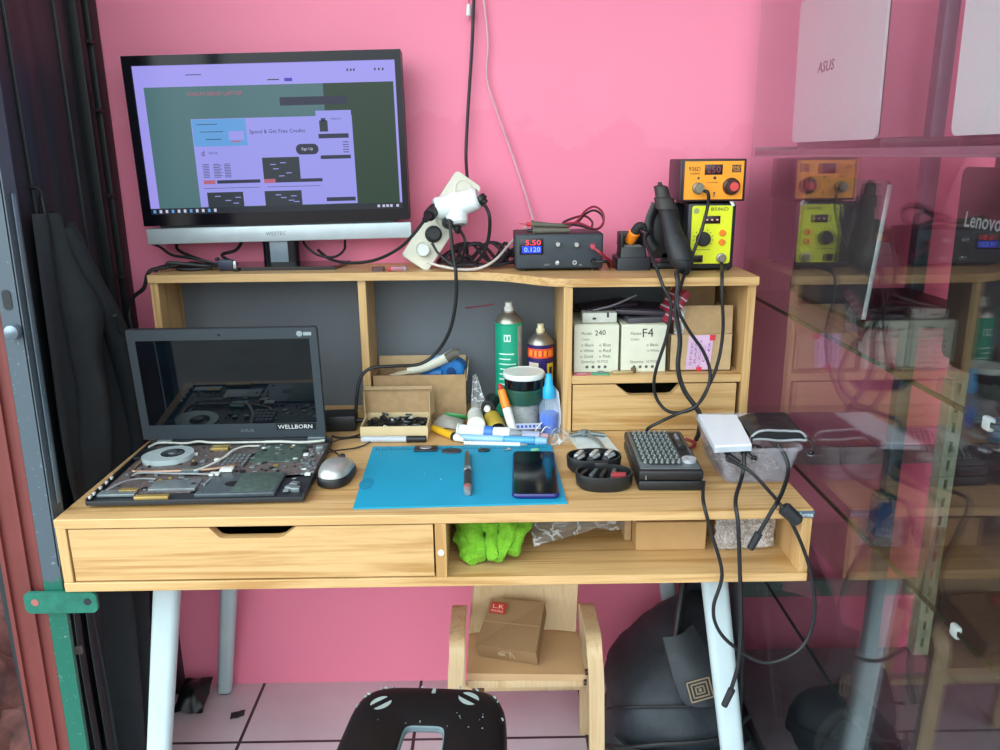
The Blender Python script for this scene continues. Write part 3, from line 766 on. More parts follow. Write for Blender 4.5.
part('red_digits', text_mb(MB(), '5.50', (-PW+.036, Y-.0024, PH-.0165), XF, UF, w=.030, h=.010), em('led_red', 'ff3d55', 2.2), d)
part('blue_digits', text_mb(MB(), '0.120', (-PW+.034, Y-.0028, PH-.030), XF, UF, w=.032, h=.009), em('led_blue', '7fa2ff', 2.2), d)
def knob(x, z, r, mat, name='knob'):
    return part(name, MB().cyl((x, Y+.0005, z), (x, Y-.011, z), r, r*.85, 20, .001), mat, p)
KN = pm('knob_chrome', 'b9bcbc', .25, .6)
knob(-.003, PH-.020, .0055, KN); knob(.034, PH-.021, .0055, KN)
b = MB().cyl((-.004, Y, .017), (-.004, Y-.004, .017), .0042, n=16); b.cyl((-.004, Y-.004, .017), (-.004, Y-.012, .020), .0016, .0022, 10)
part('toggle_switch', b, KN, p)
part('jack_socket', MB().lathe([(.0022, 0), (.0045, 0), (.0045, .003), (.0022, .003)], 20, Matrix.Translation((.031, Y, .017)) @ Matrix.Rotation(PI/2, 4, 'X')), KN, p)
part('panel_lettering', text_mb(text_mb(MB(), 'OUT', (-.024, Y-.0001, .013), XF, UF, w=.011), 'DC', (.043, Y-.0001, .012), XF, UF, w=.006), pm('panel_print', '9aa2a6', .6), fp)
part('red_terminal', MB().cyl((.066, Y, .050), (.066, Y-.016, .048), .0055, .005, 14, .001), pm('faded_red_terminal', 'b8475a', .4), p)
part('black_terminal', MB().cyl((.069, Y, .020), (.069, Y-.016, .018), .0055, .005, 14, .001), BLK, p)
M0 = ROOTM[p.name]
cable('red_output_lead', [M0 @ V((.066, Y-.013, .048)), M0 @ V((.079, Y-.02, .038)), M0 @ V((.093, Y-.012, .026)), (.333, .445, 1.087), (.338, .46, 1.075)], .0032, pm('dark_red_lead', '8e2436', .45), 'dark red lead leaving the right terminal of the bench supply')
cable('black_output_lead', [M0 @ V((.069, Y-.012, .018)), M0 @ V((.084, Y-.016, .02)), M0 @ V((.095, Y-.008, .018)), (.332, .462, 1.078), (.336, .48, 1.074)], .0032, CORD, 'black lead from the lower right terminal of the bench supply')
# meter probes bundled on the supply
tz = HT+PH+.0065
def probe(name, p0, p1, mat, tipm, label):
    t = thing(name, label, 'probe', p0, 0)
    p0, p1 = V(p0), V(p1); d = (p1-p0).normalized()
    wpart('grip', MB().lathe([(0, 0), (.006, 0), (.0066, .01), (.0048, .04), (.0045, .068), (.003, .074), (0, .074)], 14, Matrix.Translation(p0) @ d.to_track_quat('Z', 'Y').to_matrix().to_4x4()), mat, t)
    wpart('guard', MB().cyl(p0-d*.001, p0+d*.002, .0088, n=16), mat, t)
    wpart('tip', MB().cyl(p0-d*.012, p0, .0032, .0045, 12).cyl(p0-d*.026, p0-d*.012, .0008, .001, 8), tipm, t)
    return t
OLV = pm('grey_olive_grip', '5d5c4e', .55)
probe('meter_probe', (.176, .462, tz+.011), (.27, .468, tz+.005), OLV, RED, 'red-tipped meter probe bundled on top of the bench supply')
probe('meter_probe', (.178, .448, tz), (.27, .452, tz-.001), OLV, BLK, 'black-tipped meter probe lying on the bench supply in front')
for nmx, col, dz, lab in (('red_probe_lead', pm('dark_red_lead', '8e2436', .45), .004, 'red probe lead looped above the bench supply'), ('black_probe_lead', CORD, -.001, 'black probe lead looped above the bench supply')):
    k = 1 if dz > 0 else .82
    one(nmx, MB().tube([(.247, .462, tz+.004), (.27, .475, tz+.018*k), (.285, .49, tz+.034*k), (.305, .50, tz+.042*k), (.322*(.97+.03*k), .50, tz+.03*k), (.322, .49, tz+.01*k), (.305, .475, tz-.001), (.27, .468, tz+.008+dz), (.238, .465, tz+.012), (.262, .478, tz+.022), (.285, .488, tz+.024), (.30, .492, tz+.012), (.298, .485, tz)], .0023, 7), col, lab, 'cable')
# soldering iron holder
h = thing('iron_holder', 'black soldering iron holder box with orange collar beside the bench supply', 'holder', (.379, .475, HT))
b = MB(); b.loft([[(p[0], p[1], z) for p in rrect(w, .075, .004, 3)] for w, z in ((.068, 0), (.068, .022), (.062, .025))])
part('base', b, pm('holder_black', '1b1e25', .4), h)
b = MB(); b.loft([[(p[0], p[1]+oy, z) for p in rrect(w, dd, .004, 3)] for w, dd, oy, z in ((.054, .055, 0, .025), (.050, .05, .003, .045))])
b.bx(-.026, -.020, -.022, .028, .044, .072, .002).bx(.020, .026, -.022, .028, .044, .072, .002).bx(-.026, .026, .020, .028, .044, .073, .002)
part('cradle', b, BLK, h)
part('sponge_well', MB().bx(-.018, .018, -.018, .018, .0445, .0475, .002), pm('grey_sponge', '6d6f70', .9), h)
ir = thing('soldering_iron', 'soldering iron with orange collar resting in its black holder', 'soldering iron', (.379, .49, HT+.05))
q = lambda x, y, z: (.379+x, .475+y, HT+z)
wpart('collar', MB().cyl(q(-.004, .006, .052), q(.004, -.010, .074), .0105, .0115, 20, .002), ORANGE, ir)
wpart('handle', MB().tube([q(.003, -.008, .072), q(.010, -.014, .085), q(.018, -.015, .0855), q(.023, -.014, .079)], lambda t: .0095-.003*t, 12), BLKM, ir)
wpart('tip', MB().cyl(q(-.013, .016, .0485), q(-.005, .007, .053), .0015, .003, 10), STEEL, ir)
# hot air wand hanging in its bracket
g = thing('hot_air_wand', 'large black hot air rework wand standing nozzle-up in its cradle', 'heat gun', (.445, .46, HT))
def gl(cx, cy, z, rx, ry): return [(cx+rx*math.cos(a), cy+ry*math.sin(a), z) for a in [2*PI*k/24 for k in range(24)]]
GM = pm('wand_black', '202124', .55, bmp=.1)
wpart('handle', MB().loft([gl(.460, .366, 1.082, .014, .014), gl(.459, .368, 1.089, .021, .021), gl(.456, .372, 1.104, .0245, .0245), gl(.450, .382, 1.128, .0235, .0235), gl(.443, .396, 1.154, .0185, .0185), gl(.438, .410, 1.179, .0165, .0165), gl(.435, .42, 1.192, .0165, .0165)]), GM, g)
wpart('nozzle', MB().loft([gl(.435, .42, 1.192, .0205, .0205), gl(.430, .428, 1.212, .0185, .0185), gl(.429, .429, 1.214, .0145, .0145), gl(.425, .435, 1.234, .0135, .0135), gl(.424, .436, 1.2365, .005, .005), gl(.423, .437, 1.242, .0035, .0035)]), pm('wand_nozzle', '35302f', .6), g)
b = MB()
for k in range(7): b.lathe([(.0232-.0004*k, 0), (.0246-.0006*k, .0018), (.0232-.0004*k, .0036)], 24, Matrix.Translation((.4575-.0018*k, .371+.0034*k, 1.10+k*.007)))
wpart('grip_ribs', b, GM, g)
wpart('cord_boot', MB().cyl((.460, .367, 1.086), (.4615, .348, 1.079), .012, .008, 16), BLK, g)
b = MB(); b.tube([(.423, .46, 1.20), (.411, .462, 1.165), (.412, .46, 1.13), (.425, .458, 1.11)], .0045, 10, flat=2.2)
b.tube([(.459, .46, 1.20), (.468, .462, 1.165), (.476, .46, 1.13), (.482, .458, 1.10)], .0045, 10, flat=2.2)
b.bx(.415, .478, .466, .474, 1.09, 1.20, .002); b.bx(.418, .482, .452, .50, HT, 1.083, .003); b.bx(.44, .46, .466, .478, 1.08, 1.10)
wpart('cradle', b, pm('cradle_black', '151418', .4), g)
# hot air station (yellow)
s = thing('hot_air_station', 'black hot air rework station with bright yellow front panel', 'station', (.525, .465, HT), R(-1))
SWd, SHt = .047, .132
b = MB(); b.bx(-SWd, SWd, -.046, .085, .004, SHt, .005)
for x in (-.035, .035):
    for y in (-.035, .07): b.cyl((x, y, 0), (x, y, .006), .007, n=12)
part('case', b, pm('station_black', '1d2226', .45), s)
YL = pm('yellow_panel', 'dde320', .45, var=.03)
Y = -.0475
fp = part('front_panel', MB().prism(rrect(.078, .112, .005, 4, 0, .071), 0, .0018, Matrix.Translation((0, -.0458, 0)) @ Matrix.Rotation(PI/2, 4, 'X')), YL, s)
part('panel_title', text_mb(MB(), '8586D', (.014, Y-.0002, .1205), XF, UF, w=.034, h=.0062), INK, fp)
dd = part('display', MB().bx(-.017, .016, Y-.0012, Y+.001, .0925, .1075, .0005), pm('display_brown', '2a0f10', .2), s)
part('display_digits', text_mb(MB(), '- - -', (0, Y-.0014, .1), XF, UF, w=.024, h=.003), em('digit_white', 'f2c9b8', .8), dd)
part('dial', MB().lathe([(0, 0), (.0145, 0), (.0140, .005), (.0115, .006), (.0105, .015), (.0, .0155)], 28, Matrix.Translation((-.015, Y, .063)) @ Matrix.Rotation(PI/2, 4, 'X')), BLK, s)
b = MB()
for k in range(11):
    a = R(-120+k*24); b.box((-.015+.0185*math.sin(a), Y-.0001, .063+.0185*math.cos(a)), (.0012, .0004, .0034), Matrix.Rotation(a, 3, 'Y'))
b.bx(-.03, .0, Y-.0002, Y, .0415, .0425)
part('dial_scale', b, INK, fp)
OB = pm('orange_button', 'ee7b22', .4)
for z in (.0745, .0565): part('button', MB().cyl((.0215, Y+.0005, z), (.0215, Y-.004, z), .0062, n=20, bev=.001), OB, s)
sw = part('rocker_switch', MB().bx(-.034, -.014, Y-.002, Y+.001, .0175, .0315, .0008), BLK, s)
part('rocker', MB().box((-.024, Y-.0025, .0245), (.013, .003, .010), Matrix.Rotation(.15, 3, 'X'), .0006), BLKG, sw)
part('hose_socket', MB().lathe([(.004, 0), (.010, 0), (.0095, .004), (.0065, .005), (.006, .011), (0, .011)], 22, Matrix.Translation((.022, Y, .0255)) @ Matrix.Rotation(PI/2, 4, 'X')), pm('socket_metal', '8a8378', .35, .6), s)
part('round_sticker', MB().lathe([(0, 0), (.0055, 0), (.0055, .0004), (0, .0004)], 20, Matrix.Translation((-.031, Y, .117)) @ Matrix.Rotation(PI/2, 4, 'X')), pm('grey_green_sticker', '9aa56a', .6), fp)
part('white_tag', MB().box((.037, -.049, .131), (.006, .0008, .012), Matrix.Rotation(-.5, 3, 'Y'), .0003), WHT, s)
# soldering station (orange) on top
s = thing('soldering_station', 'orange-fronted soldering station with red dial stacked on the yellow hot air station', 'station', (.5235, .462, HT+SHt+.0002), R(-1.5))
OW, OH = .0605, .082
b = MB(); b.bx(-OW-.004, OW, -.044, .068, .003, OH, .003)
for x in (-.045, .04):
    for y in (-.02, .06): b.cyl((x, y, 0), (x, y, .004), .006, n=12)
part('case', b, pm('dark_plum_case', '33202a', .45), s)
part('front_frame', MB().bx(-OW, OW, -.0500, -.044, .003, OH, .002), pm('front_frame_brown', '2b1716', .45), s)
OR = pm('orange_panel', 'f59a1c', .45, var=.03); Y = -.0512
fp = part('front_panel', MB().bx(-OW+.004, OW-.005, Y, -.0495, .007, OH-.004), OR, s)
t_ = MB(); text_mb(t_, '936D', (-.038, Y-.0002, OH-.018), XF, UF, w=.022, h=.008); text_mb(t_, 'SOLDERING', (-.037, Y-.0002, OH-.0265), XF, UF, w=.018, h=.003)
text_mb(t_, 'POWER', (-.002, Y-.0002, .0385), XF, UF, w=.02, h=.002)
t_.bx(.033, .05, Y-.0002, Y, OH-.025, OH-.011)
t_.box((-.030, Y, .047), (.004, .0004, .004), Matrix.Rotation(PI/4, 3, 'Y')); t_.bx(.0, .003, Y-.0002, Y, .016, .021); t_.bx(-.001, .004, Y-.0002, Y, .0125, .014)
t_.lathe([(0, 0), (.003, 0), (.003, .0004), (0, .0004)], 16, Matrix.Translation((.001, Y+.0001, .047)) @ Matrix.Rotation(PI/2, 4, 'X'))
part('panel_lettering', t_, INK, fp)
part('brand_lettering', text_mb(text_mb(MB(), 'END', (.0415, Y-.0004, OH-.0155), XF, UF, w=.014, h=.005), 'SMD', (.0415, Y-.0004, OH-.0215), XF, UF, w=.012, h=.004), OR, fp)
dd = part('display', MB().bx(-.019, .015, Y-.001, Y+.001, OH-.029, OH-.010, .0005), pm('display_brown', '2a0f10', .2), s)
part('display_digits', text_mb(MB(), '250', (-.002, Y-.0012, OH-.0195), XF, UF, w=.026, h=.012), em('digit_dim_red', '9c4a5e', .8), dd)
k = part('dial', MB().lathe([(0, 0), (.0165, 0), (.0155, .006), (.0125, .008), (.0115, .016), (0, .0165)], 30, Matrix.Translation((.033, Y, .031)) @ Matrix.Rotation(PI/2, 4, 'X')), pm('dial_brown', '3a1a1a', .35), s)
part('dial_cap', MB().lathe([(0, 0), (.0085, 0), (.008, .0012), (0, .0014)], 24, Matrix.Translation((.035, Y-.0164, .031)) @ Matrix.Rotation(PI/2, 4, 'X')), pm('dial_red', 'd2433f', .4), k)
part('jack', MB().lathe([(0, 0), (.0115, 0), (.0105, .006), (.0085, .007), (.008, .018), (0, .018)], 24, Matrix.Translation((-.030, Y, .028)) @ Matrix.Rotation(PI/2, 4, 'X')), pm('jack_metal', '7f7d6d', .35, .5), s)
# small things lying on the hutch front
b = MB(); b.loft([[(p[0], p[1], z) for p in rrect(.026, .016, .005, 3)] for z in (0, .006, .008)]); 
one('usb_receiver', b, pm('smoked_clear_plastic', '5b4348', .25), 'small smoky plastic connector lying under the monitor on the right', 'connector', loc=(-.137, .478, HT), rotz=.1)
t = thing('clear_component', 'small clear component with red ends lying on the hutch shelf', 'component', (-.098, .476, HT), .05)
part('shell', MB().bx(-.017, .017, -.005, .005, 0, .009, .002), pm('pinkish_clear', 'a9707c', .2), t); part('end_cap', MB().bx(-.0185, -.013, -.0055, .0055, 0, .0095, .001), RED, t); part('end_cap', MB().bx(.013, .0185, -.0055, .0055, 0, .0095, .001), pm('grey_cap', '8a8d92', .4), t)
# video connector and monitor leads
t = thing('video_connector', 'blue-black video plug lying on the hutch left of the monitor foot', 'connector', (-.452, .5, HT), 0)
part('shell', MB().bx(-.018, .014, -.006, .008, .004, .024, .003), pm('blue_black_plastic', '2a3248', .4), t)
part('metal_end', MB().bx(.014, .020, -.005, .007, .006, .021, .001), pm('pale_metal', 'c7ccd0', .3, .6), t)
part('grip', MB().bx(-.023, -.016, -.005, .007, .022, .029, .002), BLK, t)
part('thumb_screw', MB().cyl((.014, -.003, .003), (.024, -.003, .003), .003, n=10), BLK, t)
cable('video_cable', [(-.470, .502, HT+.012), (-.50, .51, HT+.010), wy(170, 263, .5), V((-.575, .50, HT+.010)), V((-.606, .485, HT+.004)), V((-.622, .485, 1.04)), wy(133, 298, .49), wy(129.5, 315, .49), wy(134, 334, .47), wy(141, 356, .44), wy(146, 380, .42)], .0042, CORD, 'thick black video cable looping off the left end of the hutch')
cable('monitor_lead', [wy(150, 243, .57), wy(160, 247, .56), wy(172, 255, .54), wy(190, 258, .52), (-.472, .508, HT+.014)], .003, CORD, 'black lead sagging behind the left half of the monitor')
cable('monitor_lead', [(-.432, .503, HT+.014), wy(222, 255, .53), wy(236, 250, .56), wy(243, 240, .58)], .0034, CORD, 'black lead rising from the video plug to the monitor back')
cable('monitor_lead', [wy(345, 240, .585), wy(344, 250, .57), wy(334, 257, .55), wy(318, 255, .55), wy(306, 246, .56), wy(303, 240, .57)], .0026, CORD, 'thin black lead looping below the monitor right of its neck')
cable('monitor_lead', [wy(176, 243, .585), wy(181, 252, .575), (-.50, .565, HT+.004), (-.54, .56, HT+.005), (-.58, .545, HT+.006), (-.602, .548, HT+.0055), (-.620, .55, HT-.006), (-.634, .555, 1.0), (-.636, .56, .9)], .0034, CORD, 'black lead running along the hutch to its left end behind the video cable')
one('lead_bundle', MB().tube([(-.58, .53, HT+.006), (-.54, .545, HT+.012), (-.50, .53, HT+.009), (-.46, .545, HT+.012), (-.47, .56, HT+.008), (-.52, .555, HT+.006), (-.56, .515, HT+.005), (-.53, .505, HT+.004), (-.49, .52, HT+.004)], .0036, 7), pm('black_purple_lead', '1b151c', .5), 'bundle of dark leads lying on the left end of the hutch', 'cable')
# ------------------------------------------------------------------ clutter on the desk
DZ = .7503
def carton(t, w, d, h, th=.003, mat=KRAFT, inner=None, z0=0):
    """open-top carton, five walls"""
    b = MB(); b.bx(-w/2, w/2, -d/2, d/2, z0, z0+th)
    b.bx(-w/2, w/2, -d/2, -d/2+th, z0+th, z0+h).bx(-w/2, w/2, d/2-th, d/2, z0+th, z0+h)
    b.bx(-w/2, -w/2+th, -d/2+th, d/2-th, z0+th, z0+h).bx(w/2-th, w/2, -d/2+th, d/2-th, z0+th, z0+h)
    return part('carton_walls', b, mat, t)
t = thing('large_carton', 'larger open brown carton holding blue-handled tools at the back of the desk', 'carton', (-.062, .522, DZ))
carton(t, .196, .09, .098)
part('flap', MB().box((-.0, .045, .108), (.192, .0025, .022), Matrix.Rotation(-.25, 3, 'X')), KRAFT2, t)
part('flap', MB().box((.101, .0, .098), (.002, .08, .030), Matrix.Rotation(.12, 3, 'Y')), KRAFT2, t)
CB = pm('tool_blue', '1d6fb5', .4)
def inst(name, label, cat, mb, mats, **k): return one(name, mb, mats, label, cat, **k)
t = thing('wire_stripper', 'wire stripper with blue handles lying across the large carton', 'tool', (-.06, .53, .80), 0)
HB = [(-.035, .525, .85), (-.01, .52, .862), (.018, .517, .862), (.03, .515, .845), (.024, .515, .82)]
wpart('handle', MB().tube([(-.09, .512, .848), (-.055, .512, .855), (-.015, .514, .872), (.01, .516, .884)], lambda t: .006+.003*t, 10, flat=1.3), CREAM, t)
wpart('handle', MB().tube([(-.06, .52, .858), (-.03, .522, .87), (-.005, .522, .876)], .0075, 10), pm('light_blue_plastic', '4f9fe0', .35), t)
wpart('jaw', MB().tube([(-.085, .514, .846), (-.11, .512, .842), (-.128, .512, .838)], lambda t: .011-.003*t, 10, flat=.6), pm('stained_cream_metal', 'b9ae92', .45), t)
wpart('grip_end', MB().tube([(-.005, .512, .876), (.012, .512, .886), (.022, .512, .886)], .0105, 12), pm('grey_grip', '5d5a50', .6), t)
t = thing('blue_tape_reel', 'round blue reel standing in the large carton', 'reel', (.01, .53, .76))
wpart('reel', MB().cyl((.004, .515, .845), (.012, .55, .845), .028, n=28, bev=.004), CB, t)
wpart('hub', MB().cyl((.003, .513, .845), (.004, .516, .845), .010, n=20), pm('dark_blue_hub', '123f73', .4), t)
inst('blue_tool_handle', 'blue plastic tool handle lying in the large carton beside the reel', 'tool', MB().tube([(-.06, .535, .825), (-.035, .53, .838), (-.015, .525, .838)], .014, 12), CB)
inst('brown_tape_roll', 'roll of brown tape standing in the left end of the large carton', 'tape', MB().lathe([(.012, 0), (.022, 0), (.022, .02), (.012, .02), (.012, 0)], 24, Matrix.Translation((-.130, .53, .83)) @ Matrix.Rotation(PI/2, 4, 'X')), pm('brown_tape', '7f6448', .35))
# small open carton full of black chips
t = thing('small_open_carton', 'small open pale carton filled with black electronic parts', 'carton', (-.104, .395, DZ))
carton(t, .134, .094, .028, mat=pm('cream_card', 'd3bd92', .8, var=.06))
part('lid', MB().box((.0, .048, .054), (.140, .0025, .052), Matrix.Rotation(-.06, 3, 'X')), KRAFT, t)
part('lid_rim', MB().box((.0, .0455, .0815), (.142, .010, .002), Matrix.Rotation(.3, 3, 'X')), KRAFT2, t)
part('lid_flap', MB().box((-.0705, .034, .052), (.0015, .026, .05), Matrix.Rotation(.3, 3, 'Z')), KRAFT2, t)
part('lid_flap', MB().box((.0705, .034, .052), (.0015, .026, .05), Matrix.Rotation(-.3, 3, 'Z')), KRAFT2, t)
random.seed(11)
ch0 = None
for k in range(64):
    x, y = random.uniform(-.055, .055), random.uniform(-.038, .036)
    sz = (random.uniform(.006, .018), random.uniform(.003, .006), random.uniform(.003, .005))
    rt = Matrix.Rotation(random.uniform(0, 6), 3, 'Z') @ Matrix.Rotation(random.uniform(-.4, .4), 3, 'X')
    b = MB().box((0, 0, 0), sz, rt, .0004)
    o = one('electronic_part', b, WHT if k % 16 == 5 else (SHLD2 if k % 5 == 0 else BLK),
        ('white component among the black parts in the small open carton' if k % 16 == 5 else 'dark grey component among the parts in the small open carton' if k % 5 == 0 else 'black component in the pile inside the small open carton'),
        'component', 'white parts in the small carton' if k % 16 == 5 else 'dark grey parts in the small carton' if k % 5 == 0 else 'black parts in the small carton',
        loc=(-.104+x, .395+y, DZ+.016+.010*random.random()+(.005 if k > 40 else 0)))
one('packed_parts', (lambda m: [m.box((-.104+random.uniform(-.053, .053), .395+random.uniform(-.034, .034), DZ+.006+random.uniform(0, .014)), (.016, .006, .005), Matrix.Rotation(random.uniform(0, 6), 3, 'Z'), .0004) for _ in range(170)] and m)(MB()), BLK, 'mass of tiny black parts filling the small open carton', 'components', kind='stuff')
# marker in front of the carton
t = thing('marker_pen', 'silver marker with black cap lying against the small carton', 'pen', (-.103, .335, DZ))
wpart('barrel', MB().cyl((-.168, .336, DZ+.0066), (-.078, .334, DZ+.0066), .0062, .0064, 16, .001), pm('silver_grey_barrel', 'b9bfc6', .35), t)
wpart('cap', MB().cyl((-.078, .334, DZ+.0066), (-.039, .333, DZ+.0066), .0068, .0066, 16, .001), BLK, t)
# laptop charger
t = thing('charger_brick', 'black laptop charger brick standing behind the dismantled laptop', 'charger', (-.245, .425, DZ), .05)
part('case', MB().bx(-.055, .055, -.026, .026, 0, .034, .005), BLK, t); part('cable_boot', MB().cyl((.054, 0, .016), (.075, 0, .016), .006, .004, 12), BLK, t)
cable('charger_dc_cord', [(-.170, .428, .766), (-.155, .43, .757), (-.16, .40, .7535), (-.19, .36, .7535), (-.215, .345, .758), (-.225, .335, .765)], .0022, CORD, 'thin charger cord from the black brick to the dismantled laptop', 'cable')
# cans
def can(name, label, x, y, r, h, bodymat, topmat, capmat, capr=.010):
    t = thing(name, label, 'spray can', (x, y, DZ))
    part('body', MB().lathe([(0, 0), (r-.002, 0), (r, .002), (r, .005), (r-.001, .006), (r-.001, h-.004), (r, h-.003), (r, h), (0, h)], 40), bodymat, t)
    part('shoulder', MB().lathe([(r, h), (r*.98, h+.004), (r*.62, h+.016), (r*.45, h+.020), (r*.45, h+.023), (0, h+.023)], 36), topmat, t)
    part('nozzle', MB().lathe([(0, h+.022), (capr, h+.022), (capr, h+.030), (capr*.8, h+.032), (capr*.75, h+.041), (0, h+.041)], 22), capmat, t)
    return t
def band_mat(name, stops, rough=.35, metal=0, h=1.0):
    m, nt, b = nm(name); c = coords(nt, 1); s = nd(nt, 'ShaderNodeSeparateXYZ'); nt.links.new(c, s.inputs[0])
    mr = nd(nt, 'ShaderNodeMath', operation='DIVIDE'); nt.links.new(s.outputs['Z'], mr.inputs[0]); mr.inputs[1].default_value = h
    r = nd(nt, 'ShaderNodeValToRGB'); r.color_ramp.interpolation = 'CONSTANT'
    while len(r.color_ramp.elements) < len(stops): r.color_ramp.elements.new(.5)
    for e, (p, cc) in zip(r.color_ramp.elements, stops): e.position = p; e.color = lin(cc)
    nt.links.new(mr.outputs[0], r.inputs[0]); nt.links.new(r.outputs[0], b.inputs['Base Color'])
    b.inputs['Roughness'].default_value = rough; b.inputs['Metallic'].default_value = metal; return m
TIN = pm('tin_shoulder', '9b958c', .3, .8)
c1 = can('tall_spray_can', 'tall green spray can with pale cap behind the stacked jars', .129, .505, .0305, .206, pm('teal_green_label', '149a78', .35, var=.04), TIN, pm('grey_white_cap', 'c9c8c2', .4))
lab = MB(); 
def on_can(mb, r, a0, a1, z0, z1, n=8):
    """printed patch wrapped on a cylinder, angle 0 faces the viewer"""
    P = lambda a, rr: (rr*math.sin(a), -rr*math.cos(a))
    out = [P(R(a0+(a1-a0)*k/n), r+.0003) for k in range(n+1)]; inn = [P(R(a0+(a1-a0)*k/n), r-.0006) for k in range(n, -1, -1)]
    return mb.prism(out+inn, z0, z1)
on_can(lab, .0297, 38, 75, .004, .200)
part('silver_stripe', lab, pm('can_silver_stripe', 'a9b0aa', .3, .5), c1)
lab = MB()
for k, (a0, a1) in enumerate(((-45, 20), (-45, 5), (-45, 28), (-40, 12), (-45, 18), (-45, -5), (-42, 10))): on_can(lab, .0297, a0, a1, .140-k*.011, .1425-k*.011, 6)
part('text_lines', lab, pm('pale_print', 'cfe6dc', .5), c1)
part('emblem_panel', on_can(MB(), .0297, -22, 6, .168, .183, 5), pm('pale_print', 'cfe6dc', .5), c1)
part('emblem', on_can(on_can(MB(), .0300, -18, -11, .171, .180, 3), .0300, -5, 2, .171, .180, 3), pm('teal_green_label', '149a78', .35, var=.04), c1)
c2 = can('short_spray_can', 'short purple spray can with red and yellow label beside the hutch divider', .196, .50, .0285, .160, pm('purple_label', '2b1d5e', .35, var=.04), TIN, pm('cream_cap', 'd6cba6', .4), .009)
lab = MB(); on_can(lab, .0277, -75, 75, .132, .152, 14); part('orange_band', lab, pm('orange_red_band', 'e8502a', .4), c2)
lab = MB(); on_can(lab, .0279, -60, 60, .136, .148, 12); part('yellow_letter_band', lab, pm('label_yellow_orange', 'f08f2c', .4), c2)
lab = MB(); on_can(lab, .0281, -40, -32, .136, .148, 3); on_can(lab, .0281, -20, -12, .136, .148, 3); on_can(lab, .0281, 2, 10, .136, .148, 3); on_can(lab, .0281, 24, 32, .136, .148, 3)
part('red_letters', lab, pm('label_red', 'c8242c', .4), c2)
lab = MB(); on_can(lab, .0277, 28, 70, .075, .120, 6); part('yellow_panel', lab, pm('label_yellow', 'e3c32c', .4), c2)
lab = MB(); on_can(lab, .0277, -62, -12, .070, .122, 6); part('cream_panel', lab, pm('label_cream', 'd8c9b4', .4), c2)
lab = MB(); on_can(lab, .0279, 38, 55, .085, .112, 4); part('dark_figure', lab, INK, c2)
# stacked jars
t = thing('clear_jar', 'clear plastic jar with dark green lid at the bottom of the jar stack', 'jar', (.157, .415, DZ))
CLR = film_mat('clear_jar_plastic', 'c9cfcf', .38, .12)
part('jar_body', MB().lathe([(0, 0), (.030, 0), (.033, .003), (.034, .055), (.036, .062), (.0345, .062), (.0325, .055), (.0315, .005), (0, .004)], 36), CLR, t)
part('contents', MB().lathe([(0, .005), (.028, .005), (.029, .03), (.018, .036), (0, .038)], 24), pm('silver_contents', '9aa09c', .4, .5, var=.4, scale=200), t)
part('lid', MB().lathe([(0, .058), (.0405, .058), (.041, .060), (.041, .086), (.039, .0885), (0, .0885)], 40), pm('dark_green_lid', '1e4a3c', .35), t)
t = thing('solder_tub', 'black tub with white lid on top of the jar stack', 'tub', (.157, .415, DZ+.0888))
part('tub', MB().lathe([(0, 0), (.037, 0), (.039, .002), (.040, .022), (0, .022)], 40), BLKG, t)
part('lid', MB().lathe([(0, .021), (.0415, .021), (.0425, .023), (.0425, .030), (.041, .032), (.038, .032), (.037, .031), (0, .031)], 40), WHT, t)
# squeeze bottle
t = thing('squeeze_bottle', 'small squeeze bottle of blue liquid with cyan nozzle cap', 'bottle', (.206, .382, DZ))
part('bottle_body', MB().lathe([(0, 0), (.018, 0), (.0195, .003), (.0195, .056), (.016, .066), (.010, .074), (.010, .078), (0, .078)], 30), film_mat('bottle_clear', 'c3dcec', .22, .1), t)
part('liquid', MB().lathe([(0, .002), (.0175, .002), (.0185, .006), (.0185, .042), (0, .042)], 28), pm('blue_liquid', '2062e0', .15), t)
part('cap', MB().lathe([(0, .074), (.0125, .074), (.0125, .094), (.009, .100), (.006, .122), (.004, .124), (0, .124)], 26), pm('cyan_cap', '1fa3dc', .35), t)
# papers and clear film leaning at the divider
b = MB().sheet(lambda u, v: (.200+.027*u+.003*math.sin(v*4), .43-.055*u, .7515+v*(.115-.03*u)), 6, 8, .0012)
inst('paper_packet', 'white paper packet leaning between squeeze bottle and hutch divider', 'packet', b, pm('pale_paper', 'd5dbe0', .6))
def crumple(org, ux, uy, lift, seed, amp=.006, fr=30):
    O, X, Y = V(org), V(ux), V(uy); Z = X.cross(Y).normalized()
    def fn(u, v):
        n = noise.noise(V((u*X.length*fr+seed, v*Y.length*fr, seed)))
        n2 = noise.noise(V((u*X.length*fr*2.3, v*Y.length*fr*2.3, seed+9)))
        return O+X*u+Y*v+Z*(lift(u, v)+amp*n+amp*.5*n2)
    return fn
FILM = film_mat('clear_film', 'e2e6e6', .09, .1, .55, 30)
FILM2 = film_mat('clear_film_folds', 'e6e9ea', .16, .12, .5, 45)
b = MB().sheet((lambda g: (lambda u, v: V((.046+.048*u*(1-.85*v)+.006*v, 0, 0))+V((0, g(u, v).y, g(u, v).z))))(crumple((.052, .41, .752), (.042, .01, 0), (-.006, .03, .105), lambda u, v: 0, 3, .006, 60)), 10, 14, .0008)
inst('clear_bag', 'crumpled clear plastic bag standing right of the large carton', 'bag', b, FILM2)
b = MB().sheet(crumple((.205, .30, .7525), (.05, .01, 0), (.0, .07, .008), lambda u, v: .014*math.sin(u*PI)*math.sin(v*PI), 5, .004, 50), 12, 12, .0008)
inst('clear_wrapper', 'clear plastic wrapper lying on the desk left of the white tray', 'wrapper', b, FILM)
